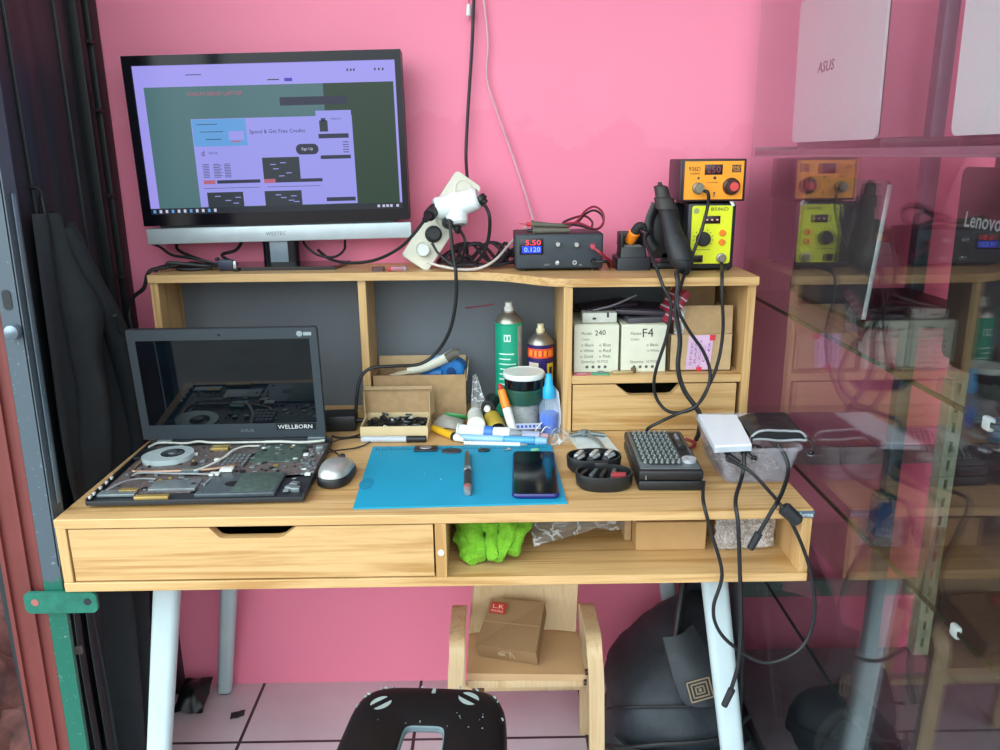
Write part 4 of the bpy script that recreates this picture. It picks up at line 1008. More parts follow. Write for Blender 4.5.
# lying bottles, caps and tubes
def tubey(name, label, cat, p0, p1, r, secs, par=None):
    """round tube along p0-p1; secs: (f0, f1, k0, k1, partname, material)"""
    p0, p1 = V(p0), V(p1); t = thing(name, label, cat, V((p0.x, p0.y, min(p0.z, p1.z)-r)))
    for f0, f1, k0, k1, pn, mt in secs: wpart(pn, MB().cyl(p0.lerp(p1, f0), p0.lerp(p1, f1), r*k0, r*k1, 18, min(.0015, r*.2)), mt, t)
    return t
GRN = pm('green_cap', '2f8a4a', .4)
tubey('flux_bottle', 'lying bottle with round white cap facing the viewer', 'bottle', (.060, .350, DZ+.027), (.056, .43, DZ+.024), .0185, ((0, .22, .98, 1, 'cap', pm('cream_white_cap', 'd9dacb', .4)), (.22, 1, .88, .88, 'bottle_body', WHT)))
tubey('glue_bottle', 'lying black-capped bottle with yellow label and white nozzle', 'bottle', (.1045, .337, DZ+.017), (.086, .425, DZ+.030), .0168, ((-.16, 0, .2, .35, 'nozzle', WHT), (0, .1, .9, 1, 'cap', BLKG), (.1, .75, 1, 1, 'label', pm('olive_yellow_label', 'b79c35', .45)), (.75, 1, 1, .9, 'bottle_body', BLK)))
tubey('small_black_bottle', 'small black bottle with pale tip lying behind the white-capped bottle', 'bottle', (.083, .40, DZ+.048), (.093, .45, DZ+.050), .0150, ((-.2, 0, .45, .45, 'tip', WHT), (0, 1, 1, 1, 'bottle_body', BLK)))
tubey('correction_pen', 'white correction pen with bright orange cap leaning on the jars', 'pen', (.134, .352, DZ+.010), (.108, .395, DZ+.098), .0092, ((0, .52, .95, 1, 'barrel', WHT), (.52, .9, 1, .85, 'cap', ORANGE), (.9, 1.02, .6, .45, 'cap_tip', RED)))
t = thing('green_dish', 'small flat green plastic dish leaning behind the pens', 'dish', (.015, .44, DZ))
part('dish', MB(Matrix.Translation((0, 0, .014)) @ Matrix.Rotation(-.5, 4, 'X') @ Matrix.Rotation(.15, 4, 'Y')).lathe([(0, 0), (.02, 0), (.024, .003), (.0245, .006), (.023, .006), (.0195, .002), (0, .0015)], 28, None, 1.1, .8), GRN, t)
b = MB().sheet(crumple((-.035, .415, .7525), (.062, -.012, 0), (.008, .05, .01), lambda u, v: .016*math.sin(u*PI)*math.sin(v*PI), 8, .004, 50), 12, 10, .001)
inst('grey_pouch', 'small crumpled grey plastic pouch behind the yellow pen', 'pouch', b, pm('grey_film', '9a958a', .4))
tubey('glue_pen', 'yellow pen with black ring and white tip lying left of the tubes', 'pen', (-.030, .392, DZ+.0088), (.036, .316, DZ+.0088), .0085, ((0, .66, .85, 1, 'barrel', pm('pen_yellow', 'd9a81f', .4)), (.66, .74, 1.03, 1.05, 'ring', BLK), (.74, 1, .95, .5, 'tip', WHT)))
tubey('white_syringe', 'thick white syringe tube with blue ring lying in front of the bottles', 'syringe', (.022, .350, DZ+.019), (.150, .327, DZ+.016), .0122, ((0, .03, 1.15, 1.15, 'flange', WHT), (.03, .42, .95, .95, 'barrel', WG), (.42, .56, 1.0, 1.0, 'blue_ring', pm('ring_blue', '3f74c4', .4)), (.56, .82, .95, .95, 'barrel', WG), (.82, 1, .85, .5, 'nozzle', pm('tube_grey', '8d9299', .4))))
tubey('blue_syringe', 'pale blue see-through syringe lying in front of the white syringe', 'syringe', (.030, .330, DZ+.0095), (.198, .303, DZ+.0095), .0078, ((0, .5, .95, 1, 'barrel', pm('pale_blue_clear', '8fb9d6', .2)), (.5, .86, 1, 1, 'barrel', pm('sky_blue_clear', '4f9fcf', .2)), (.86, 1, 1.1, .9, 'plunger', pm('pale_blue_clear', '8fb9d6', .2))))
tubey('white_pen', 'slim white pen lying nearest the blue mat', 'pen', (.036, .313, DZ+.0046), (.145, .300, DZ+.0046), .0044, ((0, 1, .9, 1, 'barrel', WHT), (1, 1.14, .9, .25, 'tip', pm('tube_grey', '8d9299', .4))))
tubey('grey_tube', 'grey ointment-like tube lying at the right end of the syringes', 'tube', (.148, .332, DZ+.012), (.202, .322, DZ+.012), .0105, ((0, .7, 1, .95, 'tube_body', pm('lilac_grey_tube', '9aa0b8', .35)), (.7, 1, .6, .6, 'cap', pm('pinkish_cap', 'b08a90', .4))))
t = thing('blister_strip', 'small clear blister strip with blue print in front of the jars', 'strip', (.163, .356, DZ+.006), .05)
part('strip', MB().box((0, 0, .016), (.050, .002, .014), Matrix.Rotation(-.9, 3, 'X'), .0005), pm('blister_clear', 'b9c0d4', .25), t)
part('blue_print', (lambda m: [m.box((-.02+.008*k, -.0012+(.0), .016), (.005, .0023, .006), Matrix.Rotation(-.9, 3, 'X')) for k in range(6)] and m)(MB()), pm('print_blue', '3a4fa0', .5), t)
for k, (x0, x1) in enumerate(((.172, .190), (.186, .206))):
    inst('zip_tie', 'thin white cable tie sticking up beside the blue bottle' if k == 0 else 'thin white cable tie crossing the base of the blue bottle', 'cable tie', MB().tube([(x0, .335, DZ+.012), ((x0+x1)/2, .338, DZ+.026), (x1, .345, DZ+.034 if k == 0 else DZ+.022)], .0011, 6), WHT)
# ------------------------------------------------------------------ repair mat and what lies on it
t = thing('repair_mat', 'blue silicone repair mat in the middle of the desk', 'mat', (.035, .165, DZ))
mp = [wz(373, 448, DZ), wz(551, 446, DZ), wz(567, 504, DZ), wz(353, 509.5, DZ)]
MATB = pm('blue_silicone', '0a93b6', .55, var=.04, scale=8)
wpart('sheet', MB().prism([(p.x, p.y) for p in mp], DZ, DZ+.003), MATB, t)
b = MB()
for k in range(58):
    x = mp[0].x+.008+k*.0057
    b.bx(x, x+.0015, .285, .285+(.006 if k % 5 else .011), DZ+.003, DZ+.0032)
for k in range(6):
    x = mp[0].x+.03+k*.0285; b.bx(x, x+.002, .296, .300, DZ+.003, DZ+.0032)
b.bx(mp[0].x+.006, mp[1].x-.006, .2835, .2845, DZ+.003, DZ+.0031)
wpart('ruler_marks', b, pm('mat_mark_navy', '073f60', .6), t)
wpart('specks', MB().bx(.0, .003, .135, .137, DZ+.003, DZ+.0032).bx(-.03, -.028, .16, .1615, DZ+.003, DZ+.0032), pm('mat_speck', 'a9d6e6', .6), t)
wpart('dark_patch', MB().lathe([(0, 0), (.016, 0), (.016, .0002), (0, .0002)], 20, Matrix.Translation((-.125, .12, DZ+.003)), .8, 1.6), pm('mat_dark_patch', '0a7fa0', .6), t)  # oval patch a little darker than the mat blue
MZ = DZ+.0031
t = thing('camera_module', 'square dark camera chip at the back edge of the mat', 'chip', (-.036, .283, MZ))
part('board', MB().bx(-.022, .022, -.013, .013, 0, .004, .0008), pm('chip_dark', '24262c', .4), t); part('lens', MB().lathe([(0, .004), (.009, .004), (.0085, .0055), (0, .0055)], 22, None, 1.3, .8), pm('chip_lens_grey', '8d9096', .3, .4), t)
inst('oval_chip', 'dark oval disc at the back edge of the mat beside the camera chip', 'disc', MB().lathe([(0, 0), (.017, 0), (.016, .003), (0, .003)], 28, None, 1.15, .7), pm('oval_charcoal', '33363b', .6), loc=(.014, .270, MZ))
t = thing('small_ring', 'small dark ring on the mat left of the phone', 'ring', (.075, .272, MZ))
part('ring', MB().lathe([(.005, 0), (.0115, 0), (.0115, .003), (.005, .003), (.005, 0)], 22, None, 1, .7), pm('chip_dark', '24262c', .4), t)
inst('tiny_spring', 'tiny grey wire part on the mat behind the phone', 'component', MB().tube([(.113, .273, MZ+.001), (.120, .266, MZ+.004), (.127, .272, MZ+.001), (.121, .277, MZ+.003), (.116, .268, MZ+.001)], .0011, 6), STEEL)
t = thing('green_clip', 'tiny pale green clip on the mat behind the phone', 'clip', (.172, .268, MZ), .4)
part('clip', MB().bx(-.008, .008, -.003, .003, 0, .004, .001).bx(-.004, .006, .002, .007, 0, .003, .001), pm('pale_green_clip', '93d9a6', .4), t)
t = thing('precision_screwdriver', 'slim worn precision screwdriver lying lengthwise on the blue mat', 'screwdriver', (.047, .15, MZ))
A_, B2 = V((.0445, .250, MZ+.0045)), V((.0505, .062, MZ+.0055))
for f0, f1, r0, r1, pn, mt in ((0, .42, .0045, .0055, 'shaft', pm('worn_dark_shaft', '5a5048', .4, .4)), (.42, .5, .0068, .0075, 'collar', STEEL), (.5, .86, .006, .0066, 'handle', pm('charcoal_handle', '2d2e30', .5)), (.86, .93, .0072, .0072, 'red_ring', pm('faded_red_ring', '9c5a56', .4)), (.93, 1, .007, .0055, 'end_cap', pm('handle_grey', '84888c', .4, .3))):
    wpart(pn, MB().cyl(A_.lerp(B2, f0), A_.lerp(B2, f1), r0, r1, 14, .0006), mt, t)
# phone
pc = (wz(507, 458, MZ)+wz(552, 456, MZ)+wz(562, 494, MZ)+wz(518, 500, MZ))/4
t = thing('phone', 'dark smartphone lying face up on the right of the blue mat', 'phone', (pc.x, pc.y, MZ), R(-2))
part('body', MB().loft([[(p[0], p[1], z) for p in rrect(w, h, .010, 6)] for w, h, z in ((.074, .196, 0), (.078, .200, .003), (.078, .200, .006), (.075, .197, .0085))]), pm('indigo_phone_back', '23246a', .2), t)
part('screen', MB().prism(rrect(.0725, .194, .009, 6), .0084, .0089), pm('phone_black_glass', '060b14', .1), t)
part('screen_scuff', MB().bx(.012, .016, .06, .085, .0089, .009), pm('scuff_brown', '3a2a2a', .4), t)
# white tray with tweezers
t = thing('white_tray', 'small white tray sheet lying behind the oval bit cases', 'tray', (.287, .307, DZ))
tp4 = [wz(567, 434, DZ), wz(601, 430, DZ), wz(620, 454, DZ), wz(583, 457, DZ)]
wpart('sheet', MB().prism([(p.x, p.y) for p in tp4], DZ, DZ+.003), pm('tray_white', 'ccd6d6', .4), t)
t = thing('helping_tweezers', 'grey metal tweezers with crossbar lying on the white tray', 'tweezers', (.285, .31, DZ+.003))
GT = pm('tweezer_grey', '7c8688', .35, .5)
wpart('arm', MB().tube([(.275, .345, DZ+.010), (.284, .325, DZ+.012), (.298, .295, DZ+.009), (.303, .255, DZ+.006)], lambda t: .0045-.001*t, 10, flat=.6), GT, t)
wpart('crossbar', MB().tube([(.243, .340, DZ+.007), (.275, .344, DZ+.010), (.315, .340, DZ+.007)], .0038, 10), GT, t)
wpart('clamp', MB().cyl((.274, .343, DZ+.006), (.274, .343, DZ+.018), .006, n=14).cyl((.262, .346, DZ+.012), (.287, .346, DZ+.012), .003, n=10), GT, t)
wpart('tip', MB().tube([(.300, .27, DZ+.007), (.298, .25, DZ+.007), (.301, .235, DZ+.005)], .0025, 8), STEEL, t)
# open oval bit cases
def oval(name, label, c, rz):
    t = thing(name, label, 'bit case', c, rz)
    rim = lambda k, z: [(.049*k*math.copysign(abs(math.cos(a))**.85, math.cos(a)), .033*k*math.copysign(abs(math.sin(a))**.9, math.sin(a)), z) for a in [2*PI*i/36 for i in range(36)]]
    part('shell', MB().loft([rim(.86, 0), rim(.97, .006), rim(1, .024), rim(.985, .027), rim(.93, .027), rim(.92, .012), rim(.8, .010)]), pm('case_black', '1b1e20', .45), t)
    return t
t1 = oval('oval_bit_case', 'black oval bit case half holding silver driver bits, the rear of the two', (.272, .172, DZ+.004), R(4))
for k in range(3):
    part('bit_holder', MB().box((-.026+k*.027, .002, .019), (.014, .042, .014), Matrix.Rotation(-.55, 3, 'Z'), .002), pm('bit_holder_black', '2a2d30', .4), t1)
    part('driver_bit', MB().box((-.026+k*.027, .004, .028), (.008, .03, .006), Matrix.Rotation(-.55, 3, 'Z'), .001), pm('bit_pale', 'b9bdc2', .3, .4), t1)
    part('driver_bit', MB().cyl((-.034+k*.027, -.016, .026), (-.020+k*.027, -.010, .030), .0045, n=6), STEEL, t1)
t2 = oval('oval_bit_case', 'black oval bit case half with red label and dark bits, the front of the two', (.281, .104, DZ), R(-1))
for k in range(4): part('bit_slot', MB().box((-.034+k*.017, .006, .018), (.007, .034, .012), Matrix.Rotation(-.5+.08*k, 3, 'Z'), .001), SHLD2 if k % 2 else BLK, t2)
part('red_label', MB().box((.024, -.008, .0225), (.024, .012, .008), Matrix.Rotation(-.1, 3, 'Z'), .001), pm('label_dull_red', 'a03038', .5), t2)
part('hinge', MB().bx(-.014, .012, .030, .044, .006, .030, .003), BLK, t2)
# screwdriver kit
k_ = thing('screwdriver_kit', 'black screwdriver kit box with rows of bits under a clear smoky top', 'tool kit', (.393, .178, DZ), R(-2))
KW, KD, KH = .108, .200, .036
b = MB().bx(-KW/2, KW/2, -KD/2, KD/2, 0, KH*.5, .004); part('drawer_box', b, BLK, k_)
part('upper_case', MB().bx(-KW/2, KW/2, -KD/2, KD/2, KH*.52, KH, .004), BLK, k_)
part('tray_top', MB().bx(-KW/2+.004, KW/2-.004, -KD/2+.008, KD/2-.004, KH-.0005, KH+.0012, .0005), pm('kit_grey_tray', '5a6365', .4, .2), k_)
part('bit_bed', MB().prism([(-.045, -.06), (-.03, -.078), (.022, -.078), (.022, .088), (-.045, .088)], KH+.001, KH+.002), pm('kit_dark_bed', '2a2e30', .5), k_)
bit0 = None; kk = 0
for r_ in range(8):
    for c_ in range(7):
        if bit0 is None:
            bit0 = part('driver_bit', MB().cyl((0, 0, -.003), (0, 0, .0015), .0034, .0030, 10).cyl((0, 0, .0015), (0, .001, .0045), .0016, .0010, 6), pm('bit_steel_grey', '8a9292', .3, .6), k_); o = bit0
        else:
            o = bit0.copy(); COL.objects.link(o); o.parent = k_
        o.location = (-.039+c_*.0095, -.068+r_*.0205, KH+.0050)
part('handle_well', MB().bx(.026, .046, -.05, .085, KH+.0008, KH+.0018, .0004), pm('kit_well_black', '15171a', .5), k_)
part('driver_handle', MB().cyl((.036, .0, KH+.004), (.034, .055, KH+.004), .006, .0055, 14, .001), pm('kit_driver_black', '26282c', .35), k_)
part('driver_handle_tip', MB().cyl((.034, .03, KH+.009), (.034, .054, KH+.009), .0032, n=10), pm('lilac_steel', '9a98a6', .3, .5), k_)
part('ring_knob', MB().lathe([(.006, 0), (.0125, 0), (.0125, .006), (.006, .006), (.006, 0)], 26, Matrix.Translation((.036, -.062, KH+.002))), pm('bit_pale', 'b9bdc2', .3, .4), k_)
part('corner_mark', MB().bx(-.043, -.041, -KD/2-.0003, -KD/2, .02, .028), SHLD, k_)
# clear plastic tub with screws, power bank and pouch on top
x0, x1, y0, y1, h = .488, .600, .100, .275, .064
t = thing('clear_tub', 'clear plastic tub of screws at the right end of the desk', 'tub', ((x0+x1)/2, (y0+y1)/2, DZ), 0)
TUB = film_mat('tub_clear_plastic', 'c9c6d0', .26, .15)
def ring(w, d, z, r=.014): return [(p[0], p[1], z) for p in rrect(w, d, r, 5)]
w0, d0, w1, d1 = .110, .160, .134, .190
part('tub_walls', MB().loft([ring(w0, d0, .001), ring(w1, d1, h), ring(w1+.006, d1+.006, h), ring(w1+.006, d1+.006, h+.004), ring(w1-.003, d1-.003, h+.004), ring(w0-.004, d0-.004, .004)]), TUB, t)
random.seed(21)
b = MB(); b.mi = 0; b.prism(rrect(w0-.008, d0-.008, .01), .0045, .012)
for k in range(150):
    b.mi = random.randrange(3); b.box((random.uniform(-.05, .05), random.uniform(-.068, .066), .012+random.uniform(0, .008)), (random.uniform(.004, .012), .003, .003), Matrix.Rotation(random.uniform(0, 6), 3, 'Z') @ Matrix.Rotation(random.uniform(-.6, .6), 3, 'Y'))
o = one('screw_mix', b, [pm('screw_dark', '4a4750', .4, .4), pm('screw_silver', 'b4b2ba', .3, .6), pm('screw_brass', '8f7f5c', .35, .5)], 'mixed loose screws lying in the bottom of the clear tub', 'screws', kind='stuff', loc=((x0+x1)/2, (y0+y1)/2, DZ))
TZ = DZ+h+.0043
pb = [wz(698, 414, TZ+.012), wz(737, 414.5, TZ+.012), wz(752, 444, TZ+.012), wz(715, 446, TZ+.012)]
t = thing('power_bank', 'flat white power bank lying on the clear tub', 'power bank', ((pb[0]+pb[2])/2).to_tuple()[:2]+(TZ,))
poly = [(p.x, p.y) for p in pb][::-1]
wpart('body', MB().prism(poly, TZ, TZ+.009), pm('bank_grey_side', 'b9c2cc', .3), t)
wpart('top', MB().prism([(x*.985+sum(p[0] for p in poly)/4*.015, y*.985+sum(p[1] for p in poly)/4*.015) for x, y in poly], TZ+.009, TZ+.012), pm('bank_white_top', 'e8eef6', .25, var=.02), t)
pf = [wz(717, 448, TZ+.006), wz(749, 446, TZ+.006)]
wpart('port', MB().box((pf[0]*.45+pf[1]*.55)+V((0, .002, 0)), (.009, .003, .004)), INK, t)
# pouch
po = thing('black_pouch', 'black leatherette drawstring pouch lying on the right of the clear tub', 'pouch', (.60, .19, TZ))
q = [wz(738, 413.5, TZ+.02), wz(788, 411, TZ+.02), wz(806, 437, TZ+.012), wz(752, 436, TZ+.012)]
def pouch(u, v): 
    p = (q[0].lerp(q[1], u)).lerp(q[3].lerp(q[2], u), v)
    return V((p.x, p.y, TZ+.011+.012*(1-abs(2*u-1)**6)*(1-.1*v)*(min(1, v*5+.35))+.002*noise.noise(V((u*5, v*5, 2)))))
PL = pm('black_leatherette', '202227', .35, bmp=.15)
def pouchb(u, v): p = pouch(u, v); return V((p.x, p.y, TZ+.005+.001*math.sin(u*9)))
b = MB().sheet(pouch, 20, 14, .003); b.sheet(pouchb, 12, 8, .002)
wpart('leather_body', b, PL, po)
mr_ = [pouch(k/10, 1) for k in range(11)]; mb_ = [pouchb(k/10, 1) for k in range(10, -1, -1)]
wpart('mouth_trim', MB().tube([p+V((0, -.001, .001)) for p in mr_+mb_], .0022, 8, 3, True), pm('grey_piping', '8b9094', .4), po)
wpart('dark_lining', MB().loft([[p+V((0, .004, 0)) for p in mr_+mb_], [p+V((0, .012, 0)) for p in mr_+mb_]]), pm('pouch_lining', '0f1114', .6), po)
for nm_, pp in (('drawstring', [mr_[0], wy(751, 445, .095), wy(749, 452, .09), wy(754, 458, .088)]), ('drawstring', [mr_[10], wy(810, 440, .095), wy(813, 447, .09), wy(811, 453, .09)])):
    ds = wpart(nm_, MB().tube(pp, .0016, 6), CORD, po)
    wpart('bead', MB().lathe([(0, -.005), (.004, -.003), (.005, .0), (.004, .003), (0, .005)], 14, Matrix.Translation(pp[-1])), BLKG, ds)
    wpart('silver_ring', MB().lathe([(.0035, -.001), (.0055, -.001), (.0055, .001), (.0035, .001), (.0035, -.001)], 14, Matrix.Translation(pp[-1]+V((0, 0, -.003)))), STEEL, ds)
# ------------------------------------------------------------------ right hutch compartment
CZ = .8783
IV = pm('ivory_card', 'd3d2bd', .7, var=.04)
def labelbox(label, x0, x1, y0, d, z1, lines, mdl):
    t = thing('parts_box', label, 'box', ((x0+x1)/2, y0+d/2, CZ)); w = x1-x0; h = z1-CZ
    part('carton', MB().bx(-w/2, w/2, -d/2, d/2, 0, h, .001, 1), IV, t)
    part('lid_seam', MB().bx(-w/2+.002, w/2-.002, -d/2+.003, d/2-.003, h, h+.0012), pm('ivory_card_shade', 'bdbba6', .7), t)
    Yf = -d/2-.0002; b = MB(); z = h-.017
    for s, x, ww in lines:
        if s == '/': z -= .0115; continue
        text_mb(b, s, (x*w, Yf, z), XF, UF, w=ww*w, align='LEFT', ext=.0001)
    for k, s in enumerate(('*', 'o', 'n', 'e')): pass
    for k in range(4): b.lathe([(.0012*(k % 2), 0), (.0032, 0), (.0032, .0002), (0, .0002)], 8, Matrix.Translation((-.018+k*.012, Yf, .011)) @ Matrix.Rotation(PI/2, 4, 'X'))
    part('form_print', b, pm('print_grey', '55564f', .7), t)
    part('handwriting', text_mb(MB(), mdl, (w*.08, Yf-.0002, h-.0155), V((1, 0, .05)), UF, w=w*.24, ext=.0001), INK, t)
    return t
L1 = [('Model:', -.34, .24), ('/', 0, 0), ('Color:', -.34, .2), ('/', 0, 0), ('o Black', -.34, .28), ('o Blue', .06, .26), ('/', 0, 0), ('x White', -.36, .3), ('o Red', .06, .26), ('/', 0, 0), ('o Gold', -.36, .28), ('o Pink', .06, .26), ('/', 0, 0), ('Quantity: 10 PCS', -.34, .6)]
L2 = [('Model:', -.3, .24), ('/', 0, 0), ('Color:', -.3, .2), ('/', 0, 0), ('o Black', .06, .26), ('/', 0, 0), ('o White', .08, .26), ('/', 0, 0), ('/', 0, 0), ('Quantity: 10 PCS', -.3, .6)]
labelbox('ivory parts box with handwritten number, the left of two beside the divider', .2545, .3425, .372, .13, .974, L1, '240')
labelbox('ivory parts box with handwritten number, the right of two beside the kraft carton', .3475, .4355, .369, .13, .9735, L2, 'F4')
t = thing('white_module', 'small white plastic module on top of the left ivory box', 'module', (.305, .40, .9757))
part('shell', MB().bx(-.034, .034, -.018, .018, 0, .020, .002), pm('module_grey_white', 'bfc0b5', .45), t)
part('port', MB().bx(-.014, -.007, -.0185, -.0175, .007, .011), INK, t); part('dark_notch', MB().bx(.014, .018, -.0186, -.016, .011, .0205), INK, t)
DK = pm('dark_plum_plastic', '2d2530', .4); DG = pm('dark_grey_plastic', '4a474d', .4)
def slab(name, label, c, d, rz, m, ry=0, cat='part'):
    t = thing(name, label, cat, c, rz)
    M = Matrix.Rotation(ry, 4, 'Y')
    part('shell', MB(M).bx(-d[0]/2, d[0]/2, -d[1]/2, d[1]/2, 0, d[2], .001), m, t)
    part('inset', MB(M).bx(-d[0]*.4, d[0]*.4, -d[1]*.4, d[1]*.4, d[2], d[2]+.0008), DK, t); return t
slab('drive_caddy', 'dark grey flat laptop drive stacked on the right ivory box', (.40, .43, .9757), (.09, .10, .010), .1, DG, -.02, 'drive')
slab('optical_drive', 'dark flat optical drive resting on the grey drive in the compartment', (.395, .445, .9885), (.10, .11, .009), -.15, DK, .03, 'drive')
slab('bezel_strip', 'slim dark plastic strip lying on the white module', (.325, .45, .9965), (.11, .07, .006), .3, DK, -.06, 'part')
inst('grey_rod', 'thin grey rod slanting up across the stacked dark drives', 'rod', MB().tube([(.292, .396, .998), (.335, .40, 1.008), (.380, .405, 1.026)], .0022, 8), pm('rod_grey', '6c6a6e', .4, .4))
inst('steel_edge', 'slim steel strip lying on the front of the right ivory box', 'strip', MB().box((.41, .385, .9795), (.06, .006, .005), Matrix.Rotation(.12, 3, 'Z') @ Matrix.Rotation(-.13, 3, 'Y'), .0008), pm('strip_steel', '8a858a', .3, .6))
t = thing('red_packet', 'dark red patterned packet leaning behind the hanging cables', 'packet', (.45, .40, .976), .2)
part('sleeve', MB(Matrix.Translation((0, 0, .03)) @ Matrix.Rotation(R(35), 4, 'Y')).bx(-.007, .007, -.03, .03, -.036, .036, .001), pm('packet_red', '8f2a3a', .4), t)
part('silver_lines', (lambda m: [m.bx(-.0075, .0075, -.0302, .0302, -.024+k*.014, -.021+k*.014) for k in range(4)] and m)(MB(Matrix.Translation((0, 0, .03)) @ Matrix.Rotation(R(35), 4, 'Y'))), pm('packet_pale', 'b9aab0', .4), t)
inst('clear_scrap', 'scrap of clear film tucked above the kraft carton', 'film', MB().sheet(crumple((.448, .366, .955), (.022, .006, 0), (.003, .012, .05), lambda u, v: 0, 2, .003, 80), 8, 10, .0008), FILM2)
t = thing('kraft_parts_carton', 'kraft carton with pink sticker and raised flap in the right compartment', 'carton', (.505, .43, CZ))
w, d, h = .124, .115, .074
b = MB().bx(-w/2, w/2, -d/2, d/2, 0, .002).bx(-w/2, w/2, -d/2, -d/2+.002, 0, h).bx(-w/2, w/2, d/2-.002, d/2, 0, h).bx(-w/2, -w/2+.002, -d/2, d/2, 0, h).bx(w/2-.002, w/2, -d/2, d/2, 0, h)
part('carton_walls', b, KRAFT2, t)
part('raised_flap', MB().prism([(-.053, 0), (.060, 0), (.064, .056), (-.036, .056)], 0, .002, Matrix.Translation((.0, -d/2+.004, h)) @ Matrix.Rotation(R(72), 4, 'X')), KRAFT, t)
part('side_flap', MB().prism([(-.045, 0), (.05, 0), (.05, .045), (-.03, .045)], 0, .002, Matrix.Translation((w/2-.001, 0, h)) @ Matrix.Rotation(PI/2, 4, 'Z') @ Matrix.Rotation(R(80), 4, 'X')), KRAFT2, t)
st = part('pink_sticker', MB().prism([(-.029, .004), (.019, .003), (.024, h-.001), (-.025, h-.002)], -.0004, .0004, Matrix.Translation((0, -d/2-.0004, 0)) @ Matrix.Rotation(PI/2, 4, 'X')), pm('sticker_pale_pink', 'd8b4d2', .6), t)
b = MB()
for k in range(5):
    text_mb(b, ('SPEK', 'RAM', 'LCD', 'DC', 'KB')[k], (-.019+k*.0085, -d/2-.001, .036), V((.05, 0, 1)), V((-1, 0, .05)), w=(.05, .04, .055, .035, .045)[k], h=.0045, ext=.0001)
part('sticker_writing', b, pm('sticker_purple_ink', '9a6aa4', .6), st)
RT = pm('tape_red', 'd93a4a', .4)
part('red_tape', MB().bx(.016, .027, -d/2-.0015, -d/2-.0005, h-.012, h-.001), RT, st); part('red_tape', MB().bx(-.008, .003, -d/2-.0015, -d/2-.0005, .0, .008), RT, st)
inst('back_carton', 'plain brown carton standing at the back of the right compartment', 'carton', MB().bx(.47, .565, .51, .575, CZ, 1.03, .001), KRAFT)
t = thing('memory_card', 'pinkish red memory card on the front of the compartment shelf', 'card', (.270, .357, CZ), .15)
part('card', MB().bx(-.017, .017, -.007, .008, 0, .0018, .0004), pm('card_pink_red', 'c25a6e', .4), t); part('card_print', MB().bx(-.010, .008, -.003, .004, .0018, .002), pm('card_pale', 'd9a4ae', .5), t)
t = thing('memory_card', 'green circuit card on the front of the compartment shelf', 'card', (.306, .358, CZ), -.1)
part('card', MB().bx(-.018, .018, -.008, .008, 0, .0018, .0004), pm('card_green', '3f9a72', .4), t); part('chip', MB().bx(-.006, .006, -.002, .007, .0018, .005, .0005), pm('chip_grey', '787a7c', .35, .3), t)
t = thing('copper_strip', 'short brassy connector strip on the front of the compartment shelf', 'connector', (.352, .362, CZ), .12)
part('bar', MB().bx(-.023, .018, -.005, .006, 0, .005, .001), pm('strip_brassy', 'b39f73', .4, .3), t); part('end_block', MB().bx(.016, .025, -.002, .009, 0, .010, .001), pm('brown_block', '6b5238', .5), t)
b = MB().tube([(.035, .580, .972), (.06, .5848, .974), (.098, .5848, .979)], .0012, 6)
inst('red_thread', 'thin red wire stuck on the grey hutch back board', 'wire', b, pm('thread_red', '9c2a36', .5))
# ------------------------------------------------------------------ open shelf under the desktop
UZ = .6393
G = pm('lime_microfibre', '78b82a', .95, var=.25, scale=400, bmp=.6)
def lump(mb, pts, r, seed, n=18, flat=.7):
    P = cr_spline(pts, 7); L = []
    for i, p in enumerate(P):
        t = i/(len(P)-1); tg = (P[min(i+1, len(P)-1)]-P[max(i-1, 0)]).normalized()
        a = tg.cross(V((0, 0, 1))).normalized(); u_ = a.cross(tg).normalized(); rr = r*(.55+.45*math.sin(PI*min(1, .12+t*.88)))
        ring = []
        for k in range(n):
            an = 2*PI*k/n; q_ = p+a*(rr*math.cos(an))+u_*(rr*flat*math.sin(an))
            d_ = (q_-p).normalized()
            q_ = q_+d_*(.009*noise.noise(q_*42+V((seed, 0, 0)))+.005*noise.noise(q_*110))
            q_.z = max(UZ+.0008, min(.7325, q_.z)); ring.append(q_)
        L.append(ring)
    return mb.loft(L)
b = MB()
lump(b, [(.042, .15, .718), (.050, .10, .700), (.062, .065, .672), (.068, .035, .652)], .020, 1)
lump(b, [(.042, .13, .690), (.046, .09, .675), (.056, .055, .655), (.060, .035, .648)], .019, 2)
lump(b, [(.05, .16, .724), (.075, .11, .716), (.090, .07, .685), (.088, .026, .655)], .018, 3)
lump(b, [(.075, .17, .722), (.105, .12, .716), (.116, .08, .690), (.102, .028, .654)], .019, 4)
lump(b, [(.105, .17, .715), (.128, .12, .708), (.138, .085, .688), (.122, .042, .660)], .019, 5)
lump(b, [(.12, .16, .69), (.125, .11, .68), (.12, .08, .668), (.10, .06, .655)], .022, 6)
inst('green_cloth', 'crumpled lime green microfibre cloth on the shelf under the desktop', 'cloth', b, G)
b = MB().sheet(crumple((.135, .095, UZ+.044), (.185, -.01, -.0), (.02, .15, .022), lambda u, v: .014*math.sin(u*PI)-.020*math.sin(u*PI)*(1-v), 4, .012, 22), 30, 26, .0008)
b.sheet(crumple((.16, .060, UZ+.022), (.15, .03, .03), (-.01, .10, .032), lambda u, v: 0, 12, .010, 26), 20, 16, .0008)
inst('clear_plastic_bag', 'shiny clear plastic bag lying on the shelf under the desktop', 'bag', b, FILM)
t = thing('flat_carton', 'plain brown carton pushed into the shelf under the desktop', 'carton', (.395, .17, UZ))
part('carton', MB().bx(-.060, .060, -.088, .10, 0, .052, .001, 1), pm('warm_kraft', 'b58f5e', .8, var=.06), t)
part('inner_side', MB().bx(-.0735, -.061, -.05, .10, 0, .055, .001, 1), KRAFT, t)
